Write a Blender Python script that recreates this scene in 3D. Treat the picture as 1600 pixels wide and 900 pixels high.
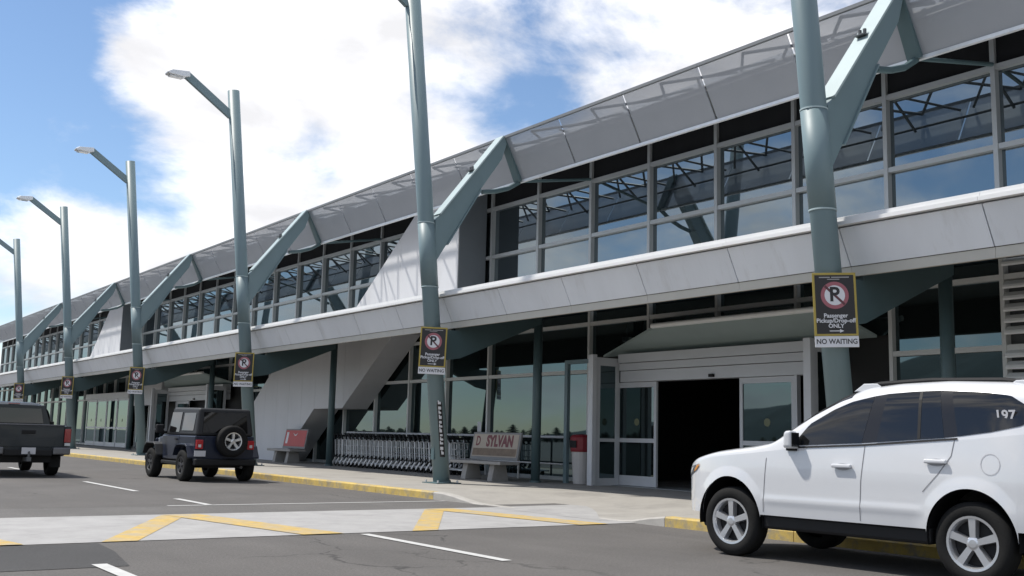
import bpy, bmesh, math, random
import numpy as np
from mathutils import Vector, Matrix

random.seed(7)
for o in list(bpy.data.objects):
    bpy.data.objects.remove(o, do_unlink=True)
SC = bpy.context.scene
COL = SC.collection
RAD = math.radians

# ------------------------------------------------------------------ camera
cam_d = bpy.data.cameras.new('camera'); cam = bpy.data.objects.new('camera', cam_d); COL.objects.link(cam)
cam_d.sensor_width = 36.0; cam_d.lens = 36.0 * 1635.4 / 1600.0
cam_d.clip_start = 0.05; cam_d.clip_end = 6000
Rm = ((0.8111, 0.1029, 0.5758), (-0.5844, 0.1009, 0.8052), (0.0247, -0.9896, 0.1420))
M = Matrix(((Rm[0][0], -Rm[0][1], -Rm[0][2], 0.0),
            (Rm[1][0], -Rm[1][1], -Rm[1][2], 0.0),
            (Rm[2][0], -Rm[2][1], -Rm[2][2], 1.25), (0, 0, 0, 1)))
cam.matrix_world = M
SC.camera = cam

# ------------------------------------------------------------------ sky + sun
SUN_EL = RAD(60); SUN_DIR = Vector((-0.66 * math.cos(SUN_EL), 0.751 * math.cos(SUN_EL), math.sin(SUN_EL)))  # towards the sun
w = bpy.data.worlds.new('World'); SC.world = w; w.use_nodes = True
nt = w.node_tree; N = nt.nodes; L = nt.links; N.clear()
out = N.new('ShaderNodeOutputWorld'); bg = N.new('ShaderNodeBackground'); bg.inputs[1].default_value = 0.12
sky = N.new('ShaderNodeTexSky'); sky.sky_type = 'NISHITA'; sky.sun_disc = False
sky.sun_elevation = SUN_EL; sky.sun_rotation = math.atan2(SUN_DIR.x, SUN_DIR.y)
sky.air_density = 1.0; sky.dust_density = 0.15; sky.ozone_density = 3.5
tc = N.new('ShaderNodeTexCoord')
mp = N.new('ShaderNodeMapping'); mp.inputs['Scale'].default_value = (2.6, 2.6, 5.2); mp.inputs['Location'].default_value = (3.1, 0.7, 0.4)
L.new(tc.outputs['Generated'], mp.inputs[0])
nz = N.new('ShaderNodeTexNoise'); nz.inputs['Scale'].default_value = 1.9; nz.inputs['Detail'].default_value = 9
nz.inputs['Roughness'].default_value = 0.60; nz.inputs['Distortion'].default_value = 0.25
L.new(mp.outputs[0], nz.inputs[0])
def math_node(op, a, b=None, c=None):
    m = N.new('ShaderNodeMath'); m.operation = op
    for i, v in enumerate((a, b, c)):
        if v is None: continue
        if isinstance(v, (int, float)): m.inputs[i].default_value = v
        else: L.new(v, m.inputs[i])
    return m.outputs[0]
dens = math_node('ADD', math_node('MULTIPLY', math_node('SUBTRACT', nz.outputs[0], .5), 1.75), .56)
# broad cloud banks (positive) and clear gaps (negative), each a direction, an angular size and a weight
for d, ang, wt in [((0.33, 0.89, 0.33), 9, .20), ((0.44, 0.84, 0.34), 10, .20), ((0.33, 0.92, 0.20), 6.5, .16), ((0.66, 0.65, 0.38), 9, .20), ((0.50, 0.83, 0.23), 6, .12),
                   ((0.12, 0.95, 0.28), 8.5, -.30), ((0.262, 0.94, 0.215), 4.6, -.30), ((0.575, 0.77, 0.275), 5.0, -.17), ((0.17, 0.92, 0.36), 5, -.14),
                   ((0.39, 0.885, 0.252), 3.2, -.26), ((0.225, 0.965, 0.15), 5.0, .20), ((0.60, 0.69, 0.40), 3.5, -.05), ((0.53, 0.79, 0.30), 6, .10)]:
    v = Vector(d).normalized()
    dp = N.new('ShaderNodeVectorMath'); dp.operation = 'DOT_PRODUCT'
    L.new(tc.outputs['Generated'], dp.inputs[0]); dp.inputs[1].default_value = v
    mr = N.new('ShaderNodeMapRange'); mr.interpolation_type = 'SMOOTHSTEP'
    L.new(dp.outputs['Value'], mr.inputs[0]); mr.inputs[1].default_value = math.cos(RAD(ang)); mr.inputs[2].default_value = 1.0
    mr.inputs[3].default_value = 0; mr.inputs[4].default_value = wt
    dens = math_node('ADD', dens, mr.outputs[0])
rp = N.new('ShaderNodeMapRange'); rp.interpolation_type = 'SMOOTHSTEP'
L.new(dens, rp.inputs[0]); rp.inputs[1].default_value = 0.34; rp.inputs[2].default_value = 0.80
nz2 = N.new('ShaderNodeTexNoise'); nz2.inputs['Scale'].default_value = 3.2; nz2.inputs['Detail'].default_value = 7; nz2.inputs['Distortion'].default_value = .3
L.new(mp.outputs[0], nz2.inputs[0])
shade = N.new('ShaderNodeMapRange'); L.new(nz2.outputs[0], shade.inputs[0])
shade.inputs[1].default_value = 0.35; shade.inputs[2].default_value = 0.75; shade.inputs[3].default_value = 5.4; shade.inputs[4].default_value = 8.8
cc = N.new('ShaderNodeCombineColor')
L.new(shade.outputs[0], cc.inputs[0]); L.new(shade.outputs[0], cc.inputs[1])
L.new(math_node('MULTIPLY', shade.outputs[0], 1.03), cc.inputs[2])
boost = N.new('ShaderNodeVectorMath'); boost.operation = 'MULTIPLY'; boost.inputs[1].default_value = (0.86, 0.86, 0.86)
L.new(sky.outputs[0], boost.inputs[0])
mx = N.new('ShaderNodeMix'); mx.data_type = 'RGBA'
L.new(rp.outputs[0], mx.inputs[0]); L.new(boost.outputs[0], mx.inputs[6]); L.new(cc.outputs[0], mx.inputs[7])
L.new(mx.outputs[2], bg.inputs[0]); L.new(bg.outputs[0], out.inputs[0])

sd = bpy.data.lights.new('sun', 'SUN'); so = bpy.data.objects.new('sun', sd); COL.objects.link(so)
sd.energy = 3.6; sd.angle = RAD(1.6); sd.color = (1.0, 0.955, 0.88)
so.location = (0, 0, 60); so.rotation_euler = SUN_DIR.to_track_quat('Z', 'Y').to_euler()
SC.view_settings.view_transform = 'Standard'; SC.view_settings.look = 'None'
SC.view_settings.exposure = 0.5; SC.view_settings.gamma = 1.0; SC.view_settings.use_curve_mapping = False
SC.cycles.use_denoising = True
SC.cycles.max_bounces = 8; SC.cycles.transparent_max_bounces = 24

# ------------------------------------------------------------------ materials
def lin(r, g, b):
    f = lambda c: (c / 255 / 12.92) if c / 255 <= 0.04045 else ((c / 255 + 0.055) / 1.055) ** 2.4
    return (f(r), f(g), f(b), 1.0)
MATS = {}
def mat(name, col, rough=0.6, metal=0.0, var=0.0, vscale=4.0, bump=0.0, bscale=40.0, coat=0.0, spec=0.5, stain=None, rvar=0.0, stretch=(1, 1, 1)):
    if name in MATS: return MATS[name]
    m = bpy.data.materials.new(name); m.use_nodes = True
    n = m.node_tree.nodes; l = m.node_tree.links; p = n['Principled BSDF']
    p.inputs['Base Color'].default_value = (*col[:3], 1); p.inputs['Roughness'].default_value = rough
    p.inputs['Metallic'].default_value = metal; p.inputs['Coat Weight'].default_value = coat
    p.inputs['Specular IOR Level'].default_value = spec
    t = n.new('ShaderNodeTexCoord'); mpp = n.new('ShaderNodeMapping'); mpp.inputs['Scale'].default_value = stretch
    g = n.new('ShaderNodeNewGeometry')
    l.new(g.outputs['Position'], mpp.inputs[0])
    if var > 0:
        a = n.new('ShaderNodeTexNoise'); a.inputs['Scale'].default_value = vscale; a.inputs['Detail'].default_value = 6; a.inputs['Roughness'].default_value = .65
        l.new(mpp.outputs[0], a.inputs[0])
        r = n.new('ShaderNodeMapRange'); r.inputs[1].default_value = .25; r.inputs[2].default_value = .75
        r.inputs[3].default_value = 1 - var; r.inputs[4].default_value = 1 + var
        l.new(a.outputs[0], r.inputs[0])
        mlt = n.new('ShaderNodeVectorMath'); mlt.operation = 'MULTIPLY'; mlt.inputs[0].default_value = col[:3]
        l.new(r.outputs[0], mlt.inputs[1])
        src = mlt.outputs[0]
        if stain:
            b = n.new('ShaderNodeTexNoise'); b.inputs['Scale'].default_value = stain[1]; b.inputs['Detail'].default_value = 8
            b.inputs['Roughness'].default_value = .7
            l.new(mpp.outputs[0], b.inputs[0])
            rr = n.new('ShaderNodeMapRange'); rr.inputs[1].default_value = stain[2]; rr.inputs[2].default_value = stain[3]
            l.new(b.outputs[0], rr.inputs[0])
            mm = n.new('ShaderNodeMix'); mm.data_type = 'RGBA'
            l.new(rr.outputs[0], mm.inputs[0]); l.new(src, mm.inputs[6]); mm.inputs[7].default_value = (*stain[0][:3], 1)
            src = mm.outputs[2]
        l.new(src, p.inputs['Base Color'])
        if rvar:
            r2 = n.new('ShaderNodeMapRange'); r2.inputs[1].default_value = .3; r2.inputs[2].default_value = .7
            r2.inputs[3].default_value = max(0, rough - rvar); r2.inputs[4].default_value = rough + rvar
            l.new(a.outputs[0], r2.inputs[0]); l.new(r2.outputs[0], p.inputs['Roughness'])
    if bump > 0:
        a2 = n.new('ShaderNodeTexNoise'); a2.inputs['Scale'].default_value = bscale; a2.inputs['Detail'].default_value = 5
        l.new(mpp.outputs[0], a2.inputs[0])
        bp = n.new('ShaderNodeBump'); bp.inputs['Strength'].default_value = bump; bp.inputs['Distance'].default_value = .02
        l.new(a2.outputs[0], bp.inputs['Height']); l.new(bp.outputs[0], p.inputs['Normal'])
    MATS[name] = m
    return m
def glassmat(name, tint, base, ior=1.9, rough=0.015, wav=0.0):
    m = bpy.data.materials.new(name); m.use_nodes = True
    n = m.node_tree.nodes; l = m.node_tree.links; n.clear()
    o = n.new('ShaderNodeOutputMaterial'); d = n.new('ShaderNodeBsdfDiffuse'); d.inputs[0].default_value = (*base, 1)
    g = n.new('ShaderNodeBsdfGlossy'); g.inputs[0].default_value = (*tint, 1); g.inputs['Roughness'].default_value = rough
    f = n.new('ShaderNodeFresnel'); f.inputs[0].default_value = ior
    mxs = n.new('ShaderNodeMixShader'); l.new(f.outputs[0], mxs.inputs[0]); l.new(d.outputs[0], mxs.inputs[1]); l.new(g.outputs[0], mxs.inputs[2])
    if wav:
        a2 = n.new('ShaderNodeTexNoise'); a2.inputs['Scale'].default_value = 0.9; a2.inputs['Detail'].default_value = 1
        gp = n.new('ShaderNodeNewGeometry'); l.new(gp.outputs['Position'], a2.inputs[0])
        bp = n.new('ShaderNodeBump'); bp.inputs['Strength'].default_value = wav; bp.inputs['Distance'].default_value = .02
        l.new(a2.outputs[0], bp.inputs['Height']); l.new(bp.outputs[0], g.inputs['Normal'])
    l.new(mxs.outputs[0], o.inputs[0])
    return m
def meshmat(name, col, open_fac):
    m = bpy.data.materials.new(name); m.use_nodes = True
    n = m.node_tree.nodes; l = m.node_tree.links; p = n['Principled BSDF']
    p.inputs['Base Color'].default_value = (*col[:3], 1); p.inputs['Roughness'].default_value = .5; p.inputs['Metallic'].default_value = .3
    t = n.new('ShaderNodeBsdfTransparent'); mxs = n.new('ShaderNodeMixShader')
    a = n.new('ShaderNodeTexNoise'); a.inputs['Scale'].default_value = 1.5
    gp = n.new('ShaderNodeNewGeometry'); l.new(gp.outputs['Position'], a.inputs[0])
    r = n.new('ShaderNodeMapRange'); r.inputs[3].default_value = open_fac - .04; r.inputs[4].default_value = open_fac + .04
    l.new(a.outputs[0], r.inputs[0]); l.new(r.outputs[0], mxs.inputs[0])
    l.new(p.outputs[0], mxs.inputs[1]); l.new(t.outputs[0], mxs.inputs[2]); l.new(mxs.outputs[0], n['Material Output'].inputs[0])
    return m
def asphalt_mat(name, col, crack=True):
    m = bpy.data.materials.new(name); m.use_nodes = True
    n = m.node_tree.nodes; l = m.node_tree.links; p = n['Principled BSDF']; p.inputs['Roughness'].default_value = .88
    g = n.new('ShaderNodeNewGeometry')
    def noise(sc, det, ro, lo, hi, o0, o1, stretch=None):
        t = n.new('ShaderNodeTexNoise'); t.inputs['Scale'].default_value = sc; t.inputs['Detail'].default_value = det; t.inputs['Roughness'].default_value = ro
        if stretch:
            q = n.new('ShaderNodeMapping'); q.inputs['Scale'].default_value = stretch; l.new(g.outputs['Position'], q.inputs[0]); l.new(q.outputs[0], t.inputs[0])
        else: l.new(g.outputs['Position'], t.inputs[0])
        r = n.new('ShaderNodeMapRange'); r.inputs[1].default_value = lo; r.inputs[2].default_value = hi; r.inputs[3].default_value = o0; r.inputs[4].default_value = o1
        l.new(t.outputs[0], r.inputs[0]); return r.outputs[0], t.outputs[0]
    def mul(a_, b_):
        q = n.new('ShaderNodeMath'); q.operation = 'MULTIPLY'; l.new(a_, q.inputs[0]); l.new(b_, q.inputs[1]); return q.outputs[0]
    grain, graw = noise(38, 4, .8, .30, .70, .62, 1.38)
    blot, _ = noise(.55, 6, .6, .3, .7, .86, 1.12)
    lane, _ = noise(1.1, 3, .6, .3, .7, .90, 1.08, (1.0, .06, 1.0))
    spot, _ = noise(2.6, 5, .6, .66, .76, 1.0, .66)
    f = mul(mul(grain, blot), mul(lane, spot))
    if crack:
        v = n.new('ShaderNodeTexVoronoi'); v.feature = 'DISTANCE_TO_EDGE'; v.inputs['Scale'].default_value = .33
        wv = n.new('ShaderNodeTexNoise'); wv.inputs['Scale'].default_value = 1.3; wv.inputs['Detail'].default_value = 6; l.new(g.outputs['Position'], wv.inputs[0])
        ad = n.new('ShaderNodeVectorMath'); ad.operation = 'MULTIPLY_ADD'; l.new(wv.outputs[1], ad.inputs[0]); ad.inputs[1].default_value = (1.3, 1.3, 0); l.new(g.outputs['Position'], ad.inputs[2])
        l.new(ad.outputs[0], v.inputs[0])
        r = n.new('ShaderNodeMapRange'); r.inputs[1].default_value = .002; r.inputs[2].default_value = .007; r.inputs[3].default_value = .45; r.inputs[4].default_value = 1.0
        l.new(v.outputs[0], r.inputs[0])
        mk, _ = noise(.25, 2, .5, .50, .56, 0, 1)
        mxf = n.new('ShaderNodeMix'); mxf.data_type = 'FLOAT'; l.new(mk, mxf.inputs[0]); mxf.inputs[2].default_value = 1.0; l.new(r.outputs[0], mxf.inputs[3])
        f = mul(f, mxf.outputs[0])
    sc = n.new('ShaderNodeVectorMath'); sc.operation = 'MULTIPLY'; sc.inputs[0].default_value = col; l.new(f, sc.inputs[1]); l.new(sc.outputs[0], p.inputs['Base Color'])
    bp = n.new('ShaderNodeBump'); bp.inputs['Strength'].default_value = .6; bp.inputs['Distance'].default_value = .015
    l.new(graw, bp.inputs['Height']); l.new(bp.outputs[0], p.inputs['Normal'])
    return m
ASPH = asphalt_mat('asphalt', (.094, .088, .083))
ASPH2 = asphalt_mat('asphalt_strip', (.108, .103, .098), False)
PATCH = asphalt_mat('asphalt_patch', (.045, .044, .044), False)
CONC = mat('concrete_walk', (.30, .285, .26), .9, var=.12, vscale=1.2, bump=.25, bscale=60, stain=((.20, .19, .175), .8, .5, .8))
KERBC = mat('kerb_concrete', (.36, .345, .32), .9, var=.15, vscale=3, bump=.25, bscale=50)
XWALK = mat('crosswalk_paint', (.315, .31, .305), .8, var=.14, vscale=2.2, bump=.3, bscale=90, stain=((.20, .195, .19), 1.3, .52, .85))
WPAINT = mat('road_white', (.46, .46, .45), .75, var=.14, vscale=6, bump=.3, bscale=90, stain=((.18, .18, .18), 5.0, .58, .9))
YPAINT = mat('road_yellow', (.46, .315, .085), .75, var=.2, vscale=7, bump=.3, bscale=90, stain=((.33, .30, .24), 2.6, .42, .68))
KYEL = mat('kerb_yellow', (.50, .36, .10), .75, var=.22, vscale=5, bump=.3, bscale=60, stain=((.26, .235, .19), 4.0, .46, .66))
TEAL = mat('teal_paint', (.145, .207, .226), .5, var=.07, vscale=1.2, rvar=.08, stain=((.105, .165, .18), 2.5, .62, .9), stretch=(1, 1, .25))
DTEAL = mat('dark_teal_paint', (.066, .108, .117), .5, var=.06, vscale=2)
PANEL = mat('fascia_panel', (.69, .71, .745), .42, metal=.0, var=.05, vscale=1.1, rvar=.08, stain=((.50, .50, .50), 1.6, .55, .9), stretch=(1, 1.6, .22))
PANEL2 = mat('fascia_panel_b', (.66, .68, .715), .44, metal=.0, var=.05, vscale=1.1, rvar=.08, stain=((.47, .47, .47), 1.6, .52, .9), stretch=(1, 1.6, .22))
TRIM = mat('beige_trim', (.46, .44, .39), .6, var=.06, vscale=2)
FLASH = mat('white_flashing', (.68, .68, .68), .4, var=.04, vscale=2)
WALLW = mat('pale_cladding', (.56, .565, .585), .55, var=.04, vscale=1.0, stain=((.46, .46, .47), 1.2, .55, .95), stretch=(1, 1, .3))
SOFF = mat('soffit', (.085, .09, .09), .7, var=.08, vscale=1)  # soffits: darker than their mid-grey, overhang shade put into the colour
SPAN = mat('dark_spandrel', (.014, .015, .017), .8, var=.2, vscale=1, spec=.1)
ALU = mat('mullion_aluminium', (.34, .355, .36), .4, metal=.35, var=.05, vscale=2)
PALU = mat('pale_mullion', (.62, .63, .62), .42, var=.04, vscale=2)
RETURN = mat('shaded_return', (.10, .115, .13), .6, var=.08, vscale=1)  # shade on the pale wall's side face, put into the panel colour
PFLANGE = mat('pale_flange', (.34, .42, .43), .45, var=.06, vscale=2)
WALU = mat('white_frame', (.55, .56, .58), .42, var=.04, vscale=2)
AWN = mat('awning_metal', (.34, .41, .40), .45, metal=.0, var=.06, vscale=1.5)
NOSE = mat('awning_nose', (.85, .86, .85), .3, metal=.0, var=.03)  # white stands in for bright sky reflected along the metal edge
STEEL = mat('galvanised', (.62, .63, .64), .4, metal=.45, var=.08, vscale=6)
DSTEEL = mat('truss_steel', (.10, .105, .11), .5, metal=.2, var=.1)
RAILM = mat('screen_rail', (.16, .17, .18), .5, var=.05)
GLASS = glassmat('terminal_glass', (.76, .88, .93), (.008, .010, .012), 3.1, wav=.05)
LGLASS = glassmat('storefront_glass', (.60, .79, .84), (.008, .010, .010), 2.2, wav=.03)
CGLASS = glassmat('car_glass', (.90, .90, .90), (.008, .008, .008), 1.65)
SCREEN = meshmat('perforated_screen', (.42, .44, .475), .40)
BLACK = mat('black_plastic', (.010, .010, .011), .6, var=.1, spec=.3)
RUBBER = mat('tyre_rubber', (.010, .010, .010), .85, var=.25, vscale=8, bump=.15, bscale=60, spec=.25)
ALLOY = mat('alloy', (.62, .63, .65), .3, metal=.8, var=.04)
DARKHUB = mat('wheel_recess', (.012, .012, .013), .8)
WCAR = mat('white_car_paint', (.57, .58, .60), .22, var=.02, vscale=2, coat=1.0)
JCAR = mat('blue_black_paint', (.012, .017, .034), .38, var=.06, vscale=3, coat=.25, spec=.3)
JTOP = mat('black_hardtop', (.012, .013, .015), .6, var=.12, vscale=6)
TCAR = mat('slate_truck_paint', (.013, .018, .022), .38, var=.06, vscale=3, coat=.25, spec=.35)
CHROME = mat('chrome', (.62, .62, .62), .15, metal=1.0)
DCHROME = mat('dull_bumper', (.14, .14, .15), .35, metal=.8, var=.1)
REDL = mat('red_lens', (.25, .008, .012), .15, coat=.6)
REDL2 = mat('bright_red_lens', (.38, .015, .02), .15, coat=.6)
PGLOSS = mat('gloss_black_pillar', (.012, .012, .014), .18, spec=.45)
LSLAT = mat('louvre_white', (.84, .85, .85), .5, var=.04, vscale=3)
HLENS = mat('headlight_lens', (.20, .20, .21), .12, metal=.5, coat=.8)
CLEAR = mat('clear_lens', (.55, .56, .56), .1, coat=.8)
AMBER = mat('amber_lens', (.5, .2, .03), .2)
PLATE = mat('plate_white', (.50, .50, .52), .5)
SBLACK = mat('sign_black', (.012, .010, .010), .45)
SYEL = mat('sign_yellow', (.36, .27, .05), .5, var=.06)
SWHITE = mat('sign_white', (.62, .62, .64), .5, var=.05)
SRED = mat('sign_red', (.32, .10, .12), .5)
BCON = mat('bench_concrete', (.30, .29, .275), .85, var=.12, vscale=5, bump=.2)
ADW = mat('bench_ad_cream', (.37, .315, .255), .55, var=.08, vscale=5)
ADB = mat('bench_ad_brown', (.17, .12, .08), .6, var=.3, vscale=7)
ADR = mat('bench_ad_red', (.42, .035, .035), .5, var=.08, vscale=6)
ADT = mat('bench_ad_text', (.13, .015, .02), .5)
BINW = mat('bin_body', (.48, .46, .44), .6, var=.06)
BINR = mat('bin_lid', (.20, .012, .02), .5)
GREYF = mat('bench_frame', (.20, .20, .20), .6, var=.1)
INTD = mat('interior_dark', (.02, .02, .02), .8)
HILLM = mat('hazy_hill', (.045, .066, .072), .95, var=.3, vscale=.03)  # blue-grey tint: distance haze put into the hill colour
TREEM = mat('conifer_green', (.020, .034, .020), .9, var=.35, vscale=.6)
BARK = mat('bark', (.06, .045, .035), .9, var=.2)
GROUNDM = mat('ground_lot', (.10, .098, .095), .92, var=.2, vscale=.4)

# ------------------------------------------------------------------ mesh helpers
class MB:
    def __init__(s): s.v = []; s.f = []
    def quadbox(s, c):                      # 8 corners: bottom ring (ccw) then top ring
        b = len(s.v); s.v += [tuple(p) for p in c]
        for q in ((3, 2, 1, 0), (4, 5, 6, 7), (0, 1, 5, 4), (1, 2, 6, 5), (2, 3, 7, 6), (3, 0, 4, 7)): s.f.append(tuple(b + i for i in q))
        return s
    def box(s, x0, x1, y0, y1, z0, z1):
        return s.quadbox([(x0, y0, z0), (x1, y0, z0), (x1, y1, z0), (x0, y1, z0), (x0, y0, z1), (x1, y0, z1), (x1, y1, z1), (x0, y1, z1)])
    def prism(s, poly, axis, a0, a1):       # poly in the two other axes (in xyz order)
        b = len(s.v); n = len(poly)
        def P(p, a):
            if axis == 'x': return (a, p[0], p[1])
            if axis == 'y': return (p[0], a, p[1])
            return (p[0], p[1], a)
        s.v += [P(p, a0) for p in poly] + [P(p, a1) for p in poly]
        s.f.append(tuple(range(b, b + n))); s.f.append(tuple(range(b + 2 * n - 1, b + n - 1, -1)))
        for i in range(n):
            j = (i + 1) % n; s.f.append((b + i, b + n + i, b + n + j, b + j))
        return s
    def tube(s, p0, p1, r0, r1=None, n=10, caps=True):
        r1 = r0 if r1 is None else r1
        p0 = Vector(p0); p1 = Vector(p1); d = (p1 - p0).normalized()
        u = d.orthogonal().normalized(); v = d.cross(u); b = len(s.v)
        for p, r in ((p0, r0), (p1, r1)):
            for i in range(n):
                a = 2 * math.pi * i / n; q = p + (u * math.cos(a) + v * math.sin(a)) * r; s.v.append(tuple(q))
        for i in range(n):
            j = (i + 1) % n; s.f.append((b + i, b + j, b + n + j, b + n + i))
        if caps: s.f.append(tuple(range(b + n - 1, b - 1, -1))); s.f.append(tuple(range(b + n, b + 2 * n)))
        return s
    def path(s, pts, r, n=8):
        for a, c in zip(pts[:-1], pts[1:]): s.tube(a, c, r, r, n)
        return s
    def beam(s, p0, p1, wd, ht, up=(0, 0, 1)):
        p0 = Vector(p0); p1 = Vector(p1); d = (p1 - p0).normalized(); up = Vector(up)
        u = d.cross(up).normalized(); v = u.cross(d).normalized()
        c = []
        for p in (p0, p1):
            for a, e in ((-1, -1), (1, -1), (1, 1), (-1, 1)): c.append(p + u * a * wd / 2 + v * e * ht / 2)
        return s.quadbox(c)
    def lathe(s, prof, n=32, axis='y', c=(0, 0, 0)):   # prof: (radius, along)
        b = len(s.v); m = len(prof)
        for i in range(n):
            a = 2 * math.pi * i / n; ca, sa = math.cos(a), math.sin(a)
            for r, h in prof:
                if axis == 'y': s.v.append((c[0] + r * ca, c[1] + h, c[2] + r * sa))
                elif axis == 'z': s.v.append((c[0] + r * ca, c[1] + r * sa, c[2] + h))
                else: s.v.append((c[0] + h, c[1] + r * ca, c[2] + r * sa))
        for i in range(n):
            j = (i + 1) % n
            for k in range(m - 1): s.f.append((b + i * m + k, b + j * m + k, b + j * m + k + 1, b + i * m + k + 1))
        return s
    def grid(s, rows):                       # rows of equal length of points
        b = len(s.v); m = len(rows[0])
        for r in rows: s.v += [tuple(p) for p in r]
        for i in range(len(rows) - 1):
            for k in range(m - 1): s.f.append((b + i * m + k, b + i * m + k + 1, b + (i + 1) * m + k + 1, b + (i + 1) * m + k))
        return s
    def mesh(s, name, m=None, smooth=False, fix=True):
        me = bpy.data.meshes.new(name); me.from_pydata(s.v, [], s.f)
        if fix:
            bm = bmesh.new(); bm.from_mesh(me); bmesh.ops.remove_doubles(bm, verts=bm.verts, dist=1e-5)
            bmesh.ops.recalc_face_normals(bm, faces=bm.faces); bm.to_mesh(me); bm.free()
        if smooth:
            for p in me.polygons: p.use_smooth = True
        if m: me.materials.append(m)
        me.update(); return me
def obj(name, me, parent=None, loc=(0, 0, 0), rot=None, bevel=0.0, seg=2, label=None):
    o = bpy.data.objects.new(name, me); COL.objects.link(o)
    o.location = loc
    if rot: o.rotation_euler = rot
    if parent: o.parent = parent
    if bevel:
        b = o.modifiers.new('bevel', 'BEVEL'); b.width = bevel; b.segments = seg; b.limit_method = 'ANGLE'; b.angle_limit = RAD(35)
        if hasattr(b, 'harden_normals'): b.harden_normals = False
    if label: o['label'] = label
    return o
def part(name, mb, m, parent, bevel=0.0, smooth=False, seg=2, loc=(0, 0, 0), rot=None, label=None):
    return obj(name, mb.mesh(name, m, smooth), parent, loc, rot, bevel, seg, label)
def thing(name, label, cat, loc=(0, 0, 0), rotz=0.0, group=None):
    o = bpy.data.objects.new(name, None); COL.objects.link(o); o.empty_display_size = .3
    o.location = loc; o.rotation_euler = (0, 0, rotz); tag(o, label, cat, group); return o
def tag(o, label, cat, group=None):
    o['label'] = label; o['category'] = cat
    if group: o['group'] = group
def struct(name, mb, m, bevel=0.0, loc=(0, 0, 0)):
    o = obj(name, mb.mesh(name, m), None, loc, None, bevel); o['kind'] = 'structure'; return o
def copy_tree(o, parent=None):
    c = o.copy(); COL.objects.link(c); c.parent = parent
    for ch in list(o.children): copy_tree(ch, c)
    return c
def text_mesh(s, size, m, depth=.002, align='CENTER', bold=0.0, sx=1.0):
    cu = bpy.data.curves.new('t', 'FONT'); cu.body = s; cu.size = size; cu.align_x = align; cu.align_y = 'CENTER'
    cu.extrude = depth; cu.offset = bold; cu.resolution_u = 3
    o = bpy.data.objects.new('t', cu); COL.objects.link(o)
    dg = bpy.context.evaluated_depsgraph_get()
    me = bpy.data.meshes.new_from_object(o.evaluated_get(dg))
    bpy.data.objects.remove(o, do_unlink=True)
    if sx != 1.0:
        for v in me.vertices: v.co.x *= sx
    me.materials.clear(); me.materials.append(m); return me
ORD = ['first', 'second', 'third', 'fourth', 'fifth', 'sixth', 'seventh', 'eighth', 'ninth', 'tenth', 'eleventh', 'twelfth', 'thirteenth', 'fourteenth',
       'fifteenth', 'sixteenth', 'seventeenth', 'eighteenth', 'nineteenth', 'twentieth', 'twenty-first', 'twenty-second', 'twenty-third', 'twenty-fourth',
       'twenty-fifth', 'twenty-sixth', 'twenty-seventh', 'twenty-eighth', 'twenty-ninth', 'thirtieth']

# ------------------------------------------------------------------ ground, road, pavement
KX = 11.2; PZ = .15
struct('ground', MB().box(-900, 500, -400, 900, -.30, -.012), GROUNDM)
struct('road', MB().box(-9.0, KX + .3, -60, 220, -.2, 0), ASPH)
def sheet(name, polys, m, z):
    mb = MB()
    for p in polys:
        b = len(mb.v); mb.v += [(x, y, z) for x, y in p]; mb.f.append(tuple(range(b, b + len(p))))
    return struct(name, mb, m)
XY0, XY1 = 12.15, 15.75
sheet('crosswalk', [[(-9, XY0), (KX + .02, XY0 + .1), (KX + .02, XY1 + .1), (-9, XY1)]], XWALK, .006)
sheet('asphalt_patch', [[(-3.0, 10.15), (2.95, 10.05), (3.15, 11.3), (3.2, XY0 - .02), (-3.0, XY0 - .02)]], PATCH, .004)
sheet('asphalt_strip', [[(-9, XY1 + .02), (KX, XY1 + .12), (KX, 17.5), (-9, 17.48)]], ASPH2, .004)
stop = sheet('stop_line', [[(5.7, 17.53), (KX - .1, 17.55), (KX - .1, 17.66), (5.7, 17.64)]], WPAINT, .008)
def stroke(a, b, wd):
    a = Vector(a); b = Vector(b); d = (b - a).normalized(); n_ = Vector((-d.y, d.x)) * wd / 2
    return [tuple(a - n_), tuple(b - n_), tuple(b + n_), tuple(a + n_)]
def chevron(ax, ay, bx0, bx1, yb, wd=.36):
    # two legs clipped to the crossing's edges
    def leg(bx):
        sx = wd * 1.1
        return [(bx - sx / 2, yb), (bx + sx / 2, yb), (ax + sx / 2, ay), (ax - sx / 2, ay)]
    return [leg(bx0), [(bx1 - .30, yb), (bx1 + .26, yb), (ax + .36, ay), (ax - .18, ay)]]
for k, (ax, b0, b1) in enumerate([(5.2, 3.45, 5.95), (9.7, 7.4, 10.35), (1.45, -.4, 2.2), (-2.3, -4.1, -1.5)]):
    l0, l1 = chevron(ax, XY1 - .06, b0, b1, XY0 + .04)
    sheet('yellow_marking', [l0], YPAINT, .010)
    sheet('yellow_marking', [l1], YPAINT, .013)
dash_y = [(8.95, 12.05), (17.6, 19.35), (21.8, 25.9), (31.5, 34.8), (40, 43.3), (49, 52.3), (58, 61), (-.2, 2.9)]
for y0, y1 in dash_y: sheet('lane_dash', [[(6.36, y0), (6.49, y0), (6.49, y1), (6.36, y1)]], WPAINT, .008)
for y0, y1 in [(7.3, 10.25), (17.6, 19.3), (25, 28), (34, 37)]: sheet('lane_dash', [[(2.66, y0), (2.8, y0), (2.8, y1), (2.66, y1)]], WPAINT, .009)

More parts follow.
